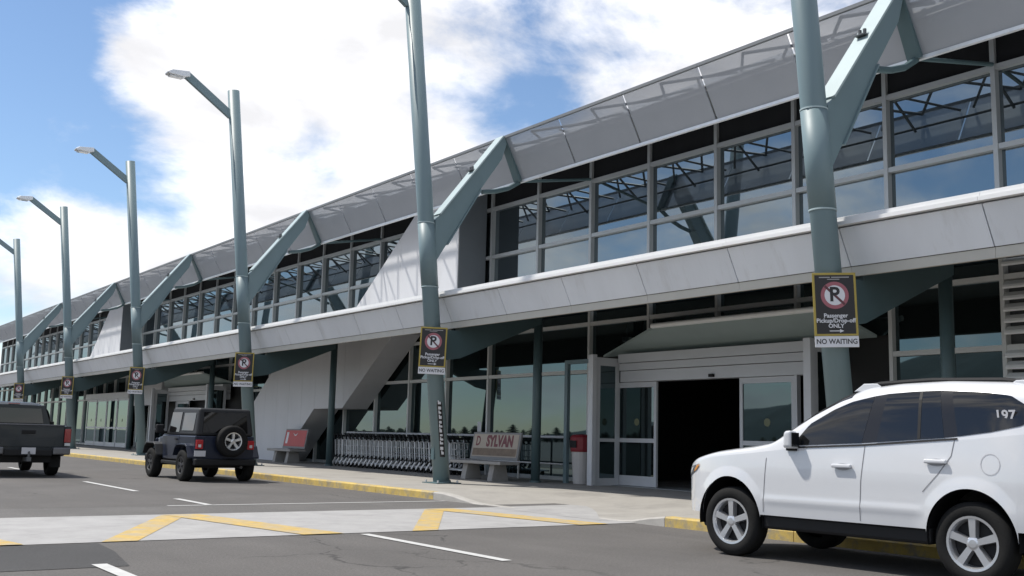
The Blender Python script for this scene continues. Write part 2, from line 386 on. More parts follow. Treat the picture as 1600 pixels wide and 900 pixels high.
def ramp_sheet(name, pts, m):
    mb = MB(); mb.v = [(x, y, z) for x, y, z in pts]; mb.f = [tuple(range(len(pts)))] if len(pts) < 5 else [(0, 1, 2), (0, 2, 3), (0, 3, 4), (0, 4, 5)]
    return struct(name, mb, m)
ramp_sheet('crosswalk', [(KX - .25, XY1 + .1, .0085), (KX - .25, XY0 + .62, .0085), (12.0, 14.1, .021), (12.5, 14.8, .021), (12.9, 15.45, .021), (12.85, XY1 + .12, .021)], XWALK)
ramp_sheet('asphalt_strip', [(KX - .25, XY1 + .115, .0065), (12.85, XY1 + .135, .020), (12.8, 16.3, .020), (KX - .25, 16.42, .0065)], ASPH2)
# pavement with a dropped kerb at the crossing
def walk_height(y):
    def ss(a, b, t): t = max(0, min(1, (t - a) / (b - a))); return t * t * (3 - 2 * t)
    return PZ - (PZ - .010) * (ss(11.5, 12.7, y) * (1 - ss(16.4, 18.0, y)))
ys = [-40, 0, 6, 10, 11.2, 11.5] + [11.5 + .15 * i for i in range(1, 9)] + [13.5, 14.5, 15.5, 16.2] + [16.4 + .2 * i for i in range(0, 9)] + [18.3, 20, 26, 34, 45, 60, 90, 140]
rows = []
for y in ys:
    h = walk_height(y); r = []
    for x in (KX + .155, KX + .5, KX + 1.0, KX + 1.75, KX + 2.2, KX + 2.7, 14.5, 17, 18.05, 30):
        f = max(0, min(1, (x - KX - 1.75) / 1.5)); r.append((x, y, h + (PZ - h) * f))
    rows.append(r)
struct('pavement', MB().grid(rows), CONC)
def kerb_seg(y0, y1, m, name='kerb_stone'):
    n_ = max(1, int(abs(y1 - y0) / .3)) if walk_height(y0) != walk_height(y1) else 1
    mb = MB(); rr = []
    for i in range(n_ + 1):
        y = y0 + (y1 - y0) * i / n_; h = walk_height(y) + .002
        rr.append([(KX, y, -.05), (KX, y, max(h - .025, .003)), (KX + .02, y, h - .001), (KX + .16, y, h), (KX + .16, y, -.05)])
    mb.grid(rr); mb.f.append(tuple(range(5))); b = n_ * 5; mb.f.append(tuple(b + 4 - i for i in range(5)))
    return part(name, mb, m, kerb)
kerb = bpy.data.objects.new('kerb', None); COL.objects.link(kerb); kerb['kind'] = 'structure'
y = -22.0
while y < 11.4:
    kerb_seg(y, min(y + 2.4, 11.6) - .012, KYEL); y += 2.4
for a, b in [(11.6, 12.7), (12.7, 14.5), (14.5, 16.4), (16.4, 18.2)]: kerb_seg(a, b - .012, KERBC)
y = 18.2
while y < 130:
    kerb_seg(y, y + 2.4 - .012, KYEL if y < 60 else KERBC); y += 2.4

# ------------------------------------------------------------------ the terminal
POLES = [9.97, 21.47, 33.30, 45.30, 57.25, 69.35, 81.3]
BAYS = [-1.7] + POLES + [93.2, 105.1]
GRID = []
for a, b in zip(BAYS[:-1], BAYS[1:]):
    for i in range(5): GRID.append(a + (b - a) * i / 5)
GRID.append(BAYS[-1])
FX = 18.0
T = thing('terminal_building', 'long grey airport terminal with glazed upper floor, canopy fascia and mesh sunshade', 'building', (FX, 40, PZ))
def tp(name, mb, m, bevel=0.0, smooth=False, label=None, parent=None):   # world coordinates -> part of the terminal
    me = mb.mesh(name, m, smooth)
    if parent is None: me.transform(Matrix.Translation((-FX, -40, -PZ))); return obj(name, me, T, bevel=bevel, label=label)
    me.transform(Matrix.Translation((-FX, -40, -PZ))); return obj(name, me, parent, bevel=bevel, label=label)
Y0, Y1 = GRID[0], GRID[-1]
# main masses
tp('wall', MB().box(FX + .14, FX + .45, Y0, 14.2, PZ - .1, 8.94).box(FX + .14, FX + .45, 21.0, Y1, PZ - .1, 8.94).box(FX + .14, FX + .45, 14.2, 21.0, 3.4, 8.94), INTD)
tp('roof', MB().prism([(16.22, 9.02), (FX + .5, 9.08), (FX + 22, 11.6), (FX + 22, 11.9), (16.22, 9.14)], 'y', Y0, Y1), PANEL)
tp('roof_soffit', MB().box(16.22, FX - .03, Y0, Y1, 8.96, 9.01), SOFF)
# lobby behind the open door
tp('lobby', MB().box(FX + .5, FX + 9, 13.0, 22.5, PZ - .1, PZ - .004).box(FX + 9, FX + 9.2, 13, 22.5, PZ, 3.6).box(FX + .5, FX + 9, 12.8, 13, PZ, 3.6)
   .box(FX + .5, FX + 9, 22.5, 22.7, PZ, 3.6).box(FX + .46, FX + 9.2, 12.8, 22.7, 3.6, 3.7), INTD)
for i, (a, b) in enumerate(zip(GRID[:-1], GRID[1:])):
    tp('spandrel', MB().box(FX - .02, FX + .13, a + .02, b - .02, 8.32, 8.94), SPAN)
# upper curtain wall
for y in GRID:
    tp('mullion', MB().box(FX - .10, FX + .13, y - .045, y + .045, 4.72, 8.9), ALU)
for a, b in zip(GRID[:-1], GRID[1:]):
    for z in (6.74, 8.25):
        tp('transom', MB().box(FX - .085, FX + .12, a + .047, b - .047, z - .05, z + .05), ALU)
    for z0, z1 in ((4.75, 6.69), (6.79, 8.20)):
        tp('window_pane', MB().box(FX + .03, FX + .06, a + .047, b - .047, z0, z1), GLASS)
# lower storefront
ENT = [(13.3, 21.0), (46.6, 56.0)]
def in_ent(a, b): return any(a < e1 - .15 and b > e0 + .15 for e0, e1 in ENT)
WH = [(28.6, 45.4)]
for i, y in enumerate(GRID):
    z0 = 3.42 if any(e0 - .1 < y < e1 + .1 for e0, e1 in ENT) else PZ
    tp('mullion', MB().box(FX - .09, FX + .13, y - .04, y + .04, z0, 4.68), PALU)
LOUV = (Y0, 10.2)
for a, b in zip(GRID[:-1], GRID[1:]):
    ent = in_ent(a, b)
    lo = b < LOUV[1]
    if not ent:
        for z in ((3.06, 4.33) if not lo else (3.06, 4.33)):
            tp('transom', MB().box(FX - .075, FX + .12, a + .042, b - .042, z - .05, z + .05), PALU)
    else:
        tp('transom', MB().box(FX - .075, FX + .12, a + .042, b - .042, 4.28, 4.38), PALU)
    rows_ = ((PZ + .1, 3.01), (3.11, 4.28), (4.38, 4.68)) if not ent else ((3.45, 4.28), (4.38, 4.68))
    if lo: rows_ = ()
    for z0, z1 in rows_:
        tp('window_pane', MB().box(FX + .03, FX + .06, a + .042, b - .042, z0, z1), LGLASS)
    if not ent:
        tp('base_plinth', MB().box(FX - .06, FX + .12, a + .042, b - .042, PZ - .02, PZ + .1), ALU)
# extra narrow mullion left of the louvres
tp('mullion', MB().box(FX - .09, FX + .13, 11.05, 11.13, PZ, 4.68), PALU)
# louvres on the right
zz = 2.05
while zz < 4.66:
    for a, b in zip(GRID[:-1], GRID[1:]):
        if b > LOUV[1]: continue
        if abs(zz + .05 - 3.06) < .09 or abs(zz + .05 - 4.33) < .09: continue
        tp('louvre_slat', MB().prism([(FX - .15, zz), (FX - .165, zz + .03), (FX - .15, zz + .075), (FX - .06, zz + .15), (FX - .05, zz + .14), (FX - .12, zz + .01)], 'y', a + .05, b - .05), LSLAT)
    zz += .205
tp('louvre_backing', MB().box(FX + .08, FX + .13, LOUV[0], LOUV[1], PZ, 4.68), SOFF)
for a, b in zip(GRID[:-1], GRID[1:]):
    if b < LOUV[1]: tp('window_pane', MB().box(FX + .03, FX + .06, a + .042, b - .042, PZ + .1, 1.95), LGLASS)

# canopy: slab, soffit, fascia
tp('canopy_roof', MB().box(13.42, FX - .14, Y0, Y1, 4.70, 4.78), FLASH)
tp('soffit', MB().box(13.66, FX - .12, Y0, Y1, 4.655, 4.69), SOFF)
for i, (a, b) in enumerate(zip(GRID[:-1], GRID[1:])):
    g = .009; mm_ = PANEL if (i * 7 % 3) else PANEL2
    tp('fascia_panel', MB().prism([(13.30, 4.575), (13.36, 4.60), (13.64, 4.04), (13.58, 4.015)], 'y', a + g, b - g), mm_, bevel=.006)
    tp('trim_board', MB().box(13.60, 13.66, a + .003, b - .003, 3.86, 4.010), TRIM)
    tp('flashing', MB().prism([(13.20, 4.60), (13.20, 4.66), (13.26, 4.675), (13.26, 4.735), (13.44, 4.75), (13.44, 4.605)], 'y', a + .002, b - .002), FLASH)
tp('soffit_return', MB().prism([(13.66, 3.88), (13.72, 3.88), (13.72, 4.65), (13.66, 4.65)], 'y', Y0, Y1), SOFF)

# slanted pale wall volumes
def strips(name, top, bot, ya, yb, x0, x1, m, step=1.17, cuts=()):
    ycut = sorted(set([ya, yb] + [ya + step * k for k in range(1, int((yb - ya) / step) + 1) if yb - (ya + step * k) > .2]))
    for a, b in zip(ycut[:-1], ycut[1:]):
        inner = sorted(c for c in cuts if a + .01 < c < b - .01)
        ysx = [a + .004] + inner + [b - .004]
        poly = [(y, bot(y)) for y in ysx] + [(y, top(y)) for y in reversed(ysx)]
        pp = []
        for q in poly:
            if not pp or (abs(q[0] - pp[-1][0]) + abs(q[1] - pp[-1][1])) > .004: pp.append(q)
        if len(pp) >= 3: tp(name, MB().prism(pp, 'x', x0, x1), m)
for dy in (0.0, 36.2):
    y_r, y_a, y_l = 26.5 + dy, 28.36 + dy, 34.4 + dy
    top = lambda y: min(8.93, 4.76 + (y_l - y) * .69)
    strips('wall_panel', top, lambda y: 4.745, y_r, y_l, 16.9, FX - .1, WALLW, cuts=(y_a,))
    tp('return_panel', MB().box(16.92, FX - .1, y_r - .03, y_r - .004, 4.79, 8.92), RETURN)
def ltop(y): return 4.65 if y < 38.8 else max(PZ, 4.65 - (y - 38.8) * .69)
def lbot(y):
    if y < 33.8: return min(4.6, 2.15 + (33.8 - y) * .69)
    if y < 36.1: return 2.15
    if y < 38.9: return 2.15 - (y - 36.1) * (2.0 / 2.8)
    return PZ
strips('wall_panel', ltop, lbot, 30.22, 45.3, 16.9, FX - .1, WALLW, cuts=(33.8, 36.1, 38.8, 38.9))

# mesh sunshade: panels with open joints, rails, truss behind
for a, b in zip(GRID[:-1], GRID[1:]):
    tp('sunshade_panel', MB().prism([(14.95, 8.86), (14.975, 8.875), (15.525, 7.875), (15.50, 7.86)], 'y', a + .028, b - .028), SCREEN)
    mid = (a + b) / 2
    tr = MB().tube((15.02, mid, 8.83), (16.2, a + .06, 9.06), .034, n=6).tube((15.02, mid, 8.83), (16.2, b - .06, 9.06), .034, n=6)
    tr.tube((15.12, a + .15, 8.66), (16.1, mid - .1, 8.99), .03, n=6).tube((15.12, b - .15, 8.66), (16.1, mid + .1, 8.99), .03, n=6)
    tr.tube((15.30, mid, 8.36), (16.2, mid, 9.0), .035, n=6)
    tp('truss', tr, DSTEEL)
    tp('sunshade_rail', MB().box(14.92, 14.985, a, b - .004, 8.87, 8.935), RAILM)
    tp('sunshade_rail', MB().box(15.49, 15.56, a, b - .004, 7.80, 7.862), STEEL)
tp('truss_chord', MB().tube((16.1, Y0, 8.92), (16.1, Y1, 8.92), .05, n=8), DSTEEL)
tp('truss_chord', MB().tube((15.3, Y0, 8.43), (15.3, Y1, 8.43), .03, n=8), DSTEEL)

# columns under the canopy with a lamp each
for k, py in enumerate(POLES):
    c = tp('column', MB().tube((16.3, py + .1, PZ - .02), (16.3, py + .1, 4.66), .115, n=20), DTEAL, smooth=False)
    for p in c.data.polygons:
        if len(p.vertices) == 4: p.use_smooth = True
    tp('base_collar', MB().tube((16.3, py + .1, PZ - .02), (16.3, py + .1, PZ + .05), .15, n=20), DTEAL, parent=c)
    tp('downlight', MB().lathe([(0, -.08), (.13, -.08), (.15, -.03), (.15, .05), (0, .05)], 16, 'z', (16.0, py + .85, 4.14)).tube((16.0, py + .85, 4.18), (16.0, py + .85, 4.66), .02), FLASH)

# ---- entrances
def door_leaf(y0, y1, x, z1, parent=None):
    st = .085
    d = tp('door', MB().box(x - .03, x + .03, y0, y0 + st, PZ + .02, z1).box(x - .03, x + .03, y1 - st, y1, PZ + .02, z1)
           .box(x - .028, x + .028, y0 + st, y1 - st, PZ + .02, PZ + .26).box(x - .028, x + .028, y0 + st, y1 - st, z1 - .13, z1)
           .box(x - .028, x + .028, y0 + st, y1 - st, 1.22, 1.32), WALU)
    tp('window_pane', MB().box(x - .006, x + .006, y0 + st, y1 - st, PZ + .26, 1.22), LGLASS, parent=d)
    tp('window_pane', MB().box(x - .006, x + .006, y0 + st, y1 - st, 1.32, z1 - .13), LGLASS, parent=d)
    ym = (y0 + y1) / 2
    tp('door_sticker', MB().prism([(ym + .09 * math.cos(t * .524), 1.72 + .09 * math.sin(t * .524)) for t in range(12)], 'x', x - .010, x - .0065), mat('sticker', (.16, .17, .10), .6), parent=d)
    return d
def entrance(y0, y1, doors, openings, awn_nose, awn_back):
    X = 17.72
    # header: three stepped bands
    tp('door_header', MB().box(X - .10, FX - .08, y0 + .15, y1 - .1, 2.71, 2.98), WALU)
    tp('door_header', MB().box(X - .14, FX - .08, y0 + .15, y1 - .1, 2.995, 3.17), WALU)
    tp('door_header', MB().box(X - .18, FX - .08, y0 + .15, y1 - .1, 3.185, 3.40), WALU)
    for a, b in doors: door_leaf(a, b, X, 2.70)
    # jambs
    for yj in (doors[0][0] - .09, doors[-1][1] + .02):
        tp('jamb', MB().box(X - .06, X + .06, yj, yj + .07, PZ, 2.71), WALU)
    # return walls with a narrow sidelight
    for ys_, s in ((y0, 1), (y1, -1)):
        tp('pilaster', MB().box(16.72, 16.86, ys_ - .09, ys_ + .09, PZ, 3.36), WALU, bevel=.01)
        f = tp('sidelight_frame', MB().box(16.89, 17.02, ys_ - .03, ys_ + .03, PZ, 3.30).box(X - .19, X - .07, ys_ - .03, ys_ + .03, PZ, 3.30)
               .box(17.02, X - .19, ys_ - .028, ys_ + .028, PZ, PZ + .18).box(17.02, X - .19, ys_ - .028, ys_ + .028, 1.22, 1.30).box(17.02, X - .19, ys_ - .028, ys_ + .028, 3.1, 3.30), WALU)
        for z0, z1 in ((PZ + .18, 1.22), (1.30, 3.1)):
            tp('window_pane', MB().box(17.02, X - .19, ys_ - .008, ys_ + .008, z0, z1), LGLASS, parent=f)
    tp('threshold', MB().box(X - .3, FX + .5, doors[0][0], doors[-1][1], PZ - .02, PZ + .012), ALU)
    # awning with hipped ends
    n0, n1 = awn_nose; b0, b1 = awn_back
    tp('awning', MB().quadbox([(16.86, n0, 3.86), (17.95, b0, 3.41), (17.95, b1, 3.41), (16.86, n1, 3.86), (16.86, n0, 3.93), (17.95, b0, 3.46), (17.95, b1, 3.46), (16.86, n1, 3.93)]), AWN)
    c = tp('awning_nose', MB().tube((16.83, n0 - .02, 3.925), (16.83, n1 + .02, 3.925), .06, n=14), NOSE)
    tp('sensor', MB().box(X - .17, X - .10, (y0 + y1) / 2 - .0, (y0 + y1) / 2 + .13, 2.74, 2.81), BLACK)
entrance(13.35, 19.95, [(14.45, 15.97), (18.62, 20.05 - .0)], None, (12.9, 17.85), (12.6, 20.9))
entrance(47.2, 55.4, [(48.2, 50.0), (52.4, 54.2)], None, (48.2, 54.0), (46.9, 57.2))
# pale wall beside the second entrance and glazed doors further on
tp('wall_panel', MB().box(17.5, FX - .1, 56.3, 61.6, 2.55, 4.0), WALLW)
for k in range(4):
    door_leaf(61.9 + k * 2.3, 61.9 + k * 2.3 + 2.2, 17.45, 3.0)
tp('door_header', MB().box(17.35, FX - .1, 61.8, 71.3, 3.01, 3.35), WALU)
# windscreen left of the main entrance
ws = tp('windscreen_frame', MB().box(16.98, 17.08, 21.18, 21.30, PZ, 3.28).box(16.98, 17.08, 20.1, 21.18, 3.18, 3.28), TEAL)

# ------------------------------------------------------------------ masts
KL = 0.1116
def mast_proto():
    m = thing('light_mast', 'x', 'mast', (13.44, 0, PZ))
    f = lambda z: -KL * (z - PZ)          # local x of the axis at world z
    mb = MB().tube((f(PZ - .1), 0, -.1), (f(12.62), 0, 12.62 - PZ), .20, .195, 28); me = mb.mesh('pole', TEAL)
    for p in me.polygons:
        if len(p.vertices) == 4: p.use_smooth = True
    pole = obj('pole', me, m)
    me = MB().tube((f(4.8), 0, 4.8 - PZ), (f(6.35), 0, 6.35 - PZ), .207, .207, 28).mesh('sleeve', TEAL)
    for p in me.polygons:
        if len(p.vertices) == 4: p.use_smooth = True
    obj('sleeve', me, m)
    me = MB().tube((f(PZ - .02), 0, -.02), (f(PZ + .05), 0, .05), .225, .225, 28).mesh('base_collar', TEAL)
    obj('base_collar', me, pole)
    part('base_plate', MB().box(-.34, .34, -.34, .34, -.01, .022), DTEAL, pole, bevel=.006)
    for q in range(4):
        part('bolt', MB().tube((.27 * (1 if q % 2 else -1), .27 * (1 if q > 1 else -1), .02), (.27 * (1 if q % 2 else -1), .27 * (1 if q > 1 else -1), .075), .024, n=6), STEEL, pole)
    for zz_ in (4.8, 6.35):
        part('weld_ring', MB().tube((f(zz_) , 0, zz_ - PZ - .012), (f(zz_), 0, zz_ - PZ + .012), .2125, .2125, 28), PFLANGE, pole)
    part('access_cover', MB().box(-.206 + f(.9), -.17 + f(.9), -.07, .07, .55, .95), DTEAL, pole, bevel=.008)
    X = lambda x: x - 13.44
    Z = lambda z: z - PZ
    arm = MB().prism([(X(12.95), Z(6.45)), (X(14.88), Z(8.90)), (X(15.0), Z(8.97)), (X(15.06), Z(8.90)), (X(14.86), Z(8.30)), (X(14.24), Z(7.42)), (X(13.22), Z(5.78)), (X(12.95), Z(5.35))], 'y', -.11, .11)
    part('arm', arm, TEAL, m, bevel=.008)
    part('arm_flange', MB().beam((X(13.05), 0, Z(6.60)), (X(14.86), 0, Z(8.90)), .34, .035), PFLANGE, m)  # upper flange: its sunlit brightness is put into the paler colour
    part('arm_flange', MB().beam((X(13.30), 0, Z(5.88)), (X(14.24), 0, Z(7.40)), .30, .03), TEAL, m)
    part('strut', MB().beam((X(15.02), 0, Z(8.88)), (X(15.50), 0, Z(7.84)), .26, .16, up=(1, 0, .5)), DTEAL, m, bevel=.006)
    part('tie', MB().path([(X(14.35), 0, Z(7.38)), (X(14.75), 0, Z(7.46)), (X(15.15), 0, Z(7.6)), (X(15.5), 0, Z(7.82))], .06), DTEAL, m)
    part('stay', MB().tube((X(15.5), 0, Z(7.84)), (X(17.9), 0, Z(8.3)), .04), DTEAL, m)
    part('bolt_plate', MB().box(X(14.02) - .10, X(14.02) + .1, -.1, .1, 0, .02).tube((X(14.02), -.04, 0), (X(14.02), -.04, .12), .03).tube((X(14.02), .05, 0), (X(14.02), .05, .12), .03), DSTEEL, m, loc=(0, 0, Z(7.86)))
    part('haunch', MB().prism([(X(12.98), Z(3.0)), (X(13.8), Z(3.14)), (X(16.25), Z(4.17)), (X(16.25), Z(4.66)), (X(13.75), Z(4.66)), (X(13.75), Z(3.80)), (X(12.98), Z(3.80))], 'y', -.10, .10), DTEAL, m, bevel=.006)
    lamp_arm = part('lamp_arm', MB().beam((X(12.02), 0, Z(11.75)), (X(10.42), 0, Z(12.83)), .13, .26), TEAL, m, bevel=.01)
    lum = part('luminaire', MB().prism([(X(10.52), Z(12.74)), (X(10.30), Z(12.68)), (X(9.80), Z(12.70)), (X(9.76), Z(12.76)), (X(9.92), Z(12.86)), (X(10.50), Z(12.92))], 'y', -.17, .17), STEEL, m, bevel=.03)
    part('lens', MB().box(X(9.86), X(10.30), -.12, .12, Z(12.655), Z(12.69)), CLEAR, lum)
    return m
mp_ = mast_proto()
MLAB = ['leaning teal light mast nearest the camera, behind the white car',
        'leaning teal light mast with dark lettered strip, beside the cream bench',
        'leaning teal light mast directly behind the boxy dark off-roader',
        'leaning teal light mast left of the boxy off-roader, fourth from the right',
        'leaning teal light mast rising behind the right side of the pickup truck',
        'leaning teal light mast at the left edge, above the pickup cab',
        'farthest light mast, mostly outside the left edge']
for k, py in enumerate(POLES[:6]):
    m = mp_ if k == 0 else copy_tree(mp_)
    m.location = (13.44, py, PZ); tag(m, MLAB[k], 'mast', 'light masts along the kerb')
    if k == 1:
        # lettered strip up the pole (unreadable white marks on black)
        st = MB(); z = .75
        f = lambda zz: -KL * zz
        a0 = math.radians(-128)
        def P(zz, aa, r): return (f(zz) + r * math.cos(aa), r * math.sin(aa), zz)
        rows_ = []
        for i in range(11):
            zz = .62 + 1.28 * i / 10
            rows_.append([P(zz, RAD(-122 + 9 * j), .2045) for j in range(5)])
        so_ = part('lettered_strip', MB().grid(rows_), SBLACK, m, label='narrow black strip with worn white letters up the pole')
        zz = .68; k2 = 0
        while zz < 1.86:
            hh = random.choice((.045, .06, .07)); mbq = MB()
            a1, a2 = RAD(-117 + random.uniform(0, 6)), RAD(-92 - random.uniform(0, 6))
            mbq.grid([[P(zz, a1 + (a2 - a1) * t / 3, .2055) for t in range(4)], [P(zz + hh, a1 + (a2 - a1) * t / 3, .2055) for t in range(4)]])
            if k2 % 3 != 1: mbq.grid([[P(zz + hh, a1, .2055), P(zz + hh, a1 + .12, .2055)], [P(zz + hh + .03, a1, .2055), P(zz + hh + .03, a1 + .12, .2055)]])
            part('white_mark', mbq, SWHITE, so_)
            zz += hh + random.uniform(.045, .06); k2 += 1

# ------------------------------------------------------------------ signs
def sign_proto():
    s = thing('parking_sign', 'x', 'sign')
    W_, H_ = .64, .95
    part('board', MB().box(-W_ / 2, W_ / 2, -.012, .0, .17, .17 + H_), SYEL, s, bevel=.004)
    part('face', MB().box(-W_ / 2 + .035, W_ / 2 - .035, -.0155, -.0122, .17 + .03, .17 + H_ - .035), SBLACK, s)
    def disc(r0, r1, y, m, name, par):
        n_ = 40; mb = MB(); cz = .17 + H_ * .64
        rr = []
        for i in range(n_ + 1):
            a = 2 * math.pi * i / n_; rr.append([(r0 * math.cos(a), y, cz + r0 * math.sin(a)), (r1 * math.cos(a), y, cz + r1 * math.sin(a))])
        return part(name, mb.grid(rr), m, par)
    disc(.001, .205, -.0165, SRED, 'red_ring', s)
    disc(.001, .150, -.0175, SWHITE, 'white_disc', s)
    def txt(t, size, z, m, dx=0, bold=0.0, y=-.0185, sx=1.0, name='lettering'):
        me = text_mesh(t, size, m, .0006, bold=bold, sx=sx)
        o = obj(name, me, s, (dx, y, z), (RAD(90), 0, 0)); return o
    cz = .17 + H_ * .64
    txt('P', .30, cz + .005, SBLACK, -.005, .008, name='letter')
    part('slash', MB().beam((-.14, -.0178, cz + .14), (.14, -.0178, cz - .14), .001, .036, up=(0, 0, 1)), mat('slash_dark', (.10, .028, .034), .5), s)
    txt('Passenger', .088, .17 + .30, SWHITE, bold=.002)
    txt('Pickup/Drop-off', .088, .17 + .225, SWHITE, bold=.002)
    txt('ONLY', .085, .17 + .145, SWHITE, bold=.002)
    part('arrow', MB().box(-.10, .06, -.0178, -.0170, .17 + .066, .17 + .078).prism([(.05, .17 + .045), (.11, .17 + .072), (.05, .17 + .099)], 'y', -.0178, -.0170), SWHITE, s)
    part('small_print', MB().box(-.22, -.06, -.0175, -.017, .17 + H_ - .078, .17 + H_ - .062).box(-.04, .22, -.0175, -.017, .17 + H_ - .078, .17 + H_ - .062).box(-.10, .08, -.0175, -.017, .17 + H_ - .106, .17 + H_ - .094), mat('faded_print', (.32, .31, .30), .6), s)
    part('plate', MB().box(-W_ / 2, W_ / 2, -.012, 0, 0, .165), SWHITE, s, bevel=.004)
    txt('NO WAITING', .105, .082, SBLACK, y=-.0135, bold=.002, sx=.92)
    part('bracket', MB().box(-.06, .06, .0, .05, .25, .32).box(-.06, .06, .0, .05, .85, .92), STEEL, s)
    return s
sp = sign_proto()
PHI = RAD(40)
SL = ['black and yellow no parking sign on the nearest mast above the white car',
      'black and yellow no parking sign on the mast beside the cream bench',
      'black and yellow no parking sign on the mast behind the boxy off-roader',
      'small black no parking sign on the mast left of the boxy off-roader',
      'small no parking sign on the mast just right of the pickup truck',
      'small no parking sign above the pickup cab at the left edge']
for k, py in enumerate(POLES[:6]):
    s = sp if k == 0 else copy_tree(sp)
    zb = 2.70; xa = 13.44 - KL * (3.2 - PZ)
    s.location = (xa - math.sin(PHI) * .29, py - math.cos(PHI) * .29, zb); s.rotation_euler = (RAD(-1.5), RAD([-1.5, 1.5, 0, 1, 0, -1][k]), -PHI)
    tag(s, SL[k], 'sign', 'no parking signs on the masts')

# ------------------------------------------------------------------ benches, carts, rail, bin
def bench(name, label, loc, Lh, ad, lines, base_lab):
    b = thing(name, label, 'bench', loc, 0, None)
    part('seat', MB().box(-.62, .0, -Lh, Lh, .42, .50), BCON, b, bevel=.015)
    for s in (-.42, .42):
        part('leg', MB().prism([(-.55, 0), (-.02, 0), (-.10, .42), (-.47, .42)], 'y', s * Lh * 1.25 - .11, s * Lh * 1.25 + .11), BCON, b, bevel=.015)
    back = part('backrest', MB().prism([(-.03, .52), (.03, .52), (.16, 1.24), (.10, 1.24)], 'y', -Lh * .93, Lh * .93), GREYF, b, bevel=.01)
    fx = lambda z: -.03 + (z - .52) / .72 * .13 - .004
    part('advert', MB().quadbox([(fx(.60) - .002, -Lh * .87, .60), (fx(.60) + .002, -Lh * .87, .60), (fx(.60) + .002, Lh * .87, .60), (fx(.60) - .002, Lh * .87, .60),
                                 (fx(1.19) - .002, -Lh * .87, 1.19), (fx(1.19) + .002, -Lh * .87, 1.19), (fx(1.19) + .002, Lh * .87, 1.19), (fx(1.19) - .002, Lh * .87, 1.19)]), ad, back)
    return b, back, fx
b1, bk, fx = bench('advert_bench', 'concrete bench with cream advert back reading SYLVAN in dark red', (15.95, 22.95, PZ), 1.18, ADW, None, None)
rotT = Matrix(((0, 0, -1), (-1, 0, 0), (0, 1, 0))).to_euler()
tilt = math.atan2(.13, .72)
def bench_text(s, size, z, y, m, par, bold=.004, sx=1.0):
    me = text_mesh(s, size, m, .0008, bold=bold, sx=sx)
    R3 = Matrix(((0, 0, -1), (-1, 0, 0), (0, 1, 0)))
    o = obj('lettering', me, par, (fx(z) - .006, y, z)); o.rotation_euler = (Matrix.Rotation(tilt, 3, 'Y') @ R3).to_euler(); return o
bench_text('SYLVAN', .40, 1.00, -.20, ADT, bk, .020, .84)
bench_text('D', .36, 1.00, .80, ADT, bk, .008, .8)
part('brown_band', MB().quadbox([(fx(.63) - .005, -1.0, .63), (fx(.63) - .002, -1.0, .63), (fx(.63) - .002, 1.0, .63), (fx(.63) - .005, 1.0, .63),
                                 (fx(.82) - .005, -1.0, .82), (fx(.82) - .002, -1.0, .82), (fx(.82) - .002, 1.0, .82), (fx(.82) - .005, 1.0, .82)]), ADB, bk)
b2, bk2, fx = bench('advert_bench', 'concrete bench with red advert back beside the slanted pale wall', (16.45, 36.7, PZ), 1.05, ADR, None, None)
part('white_motif', MB().quadbox([(fx(.70) - .005, .62, .70), (fx(.70) - .002, .62, .70), (fx(.70) - .002, .80, .70), (fx(.70) - .005, .80, .70),
                                  (fx(1.12) - .005, .62, 1.12), (fx(1.12) - .002, .62, 1.12), (fx(1.12) - .002, .80, 1.12), (fx(1.12) - .005, .80, 1.12)]), SWHITE, bk2)
part('white_motif', MB().prism([(-.2, 1.10), (.02, .94), (.22, 1.10), (.02, 1.02)], 'x', fx(1.02) - .008, fx(1.02) - .003), SWHITE, bk2)

def cart_proto():
    c = thing('luggage_cart', 'x', 'cart')
    # local: y = long axis (front to -y), x = across, handle at +y
    fr = MB()
    for s in (-.25, .25):
        fr.path([(s, .40, 1.02), (s, .36, .93), (s, .28, .30), (s, .30, .16), (s * .8, -.52, .16)], .020, 6)
    fr.path([(-.25, .36, .93), (.25, .36, .93)], .012, 6).path([(-.25, .31, .55), (.25, .31, .55)], .010, 6)
    for t in range(5):
        x = -.18 + .09 * t; fr.path([(x, .355, .90), (x, .285, .34)], .010, 5)
    part('frame', fr, STEEL, c)
    part('handle', MB().tube((-.27, .41, 1.04), (.27, .41, 1.04), .03, n=8).tube((-.27, .30, .93), (-.27, .46, 1.12), .032, n=6).tube((.27, .30, .93), (.27, .46, 1.12), .032, n=6), BLACK, c)
    for s in (-1, 1):
        part('fork', MB().beam((s * .27, .36, .20), (s * .27, .16, .40), .05, .05), BLACK, c)
        part('bumper_strip', MB().beam((s * .285, .44, .10), (s * .285, .20, .30), .03, .055), FLASH, c)
    part('platform', MB().prism([(.32, .17), (-.50, .15), (-.50, .18), (.32, .20)][::1], 'x', -.22, .22) if False else MB().quadbox([(-.23, -.50, .14), (.23, -.50, .14), (.25, .30, .17), (-.25, .30, .17), (-.23, -.50, .17), (.23, -.50, .17), (.25, .30, .20), (-.25, .30, .20)]), STEEL, c)
    for (x, y) in ((-.24, .28), (.24, .28), (0, -.46)):
        part('wheel', MB().lathe([(.0, -.02), (.075, -.02), (.085, 0), (.075, .02), (.0, .02)], 12, 'x', (x, y, .087)), RUBBER, c)
    part('basket', MB().path([(-.22, .33, .92), (-.20, .08, .92), (.20, .08, .92), (.22, .33, .92)], .009, 5).path([(-.22, .30, .72), (-.20, .08, .74), (.20, .08, .74), (.22, .30, .72)], .009, 5)
         .path([(-.20, .08, .92), (-.20, .08, .74)], .008, 5).path([(.20, .08, .92), (.20, .08, .74)], .008, 5).path([(0, .08, .92), (0, .08, .74)], .008, 5), STEEL, c)
    return c
cp = cart_proto()
NC = 27
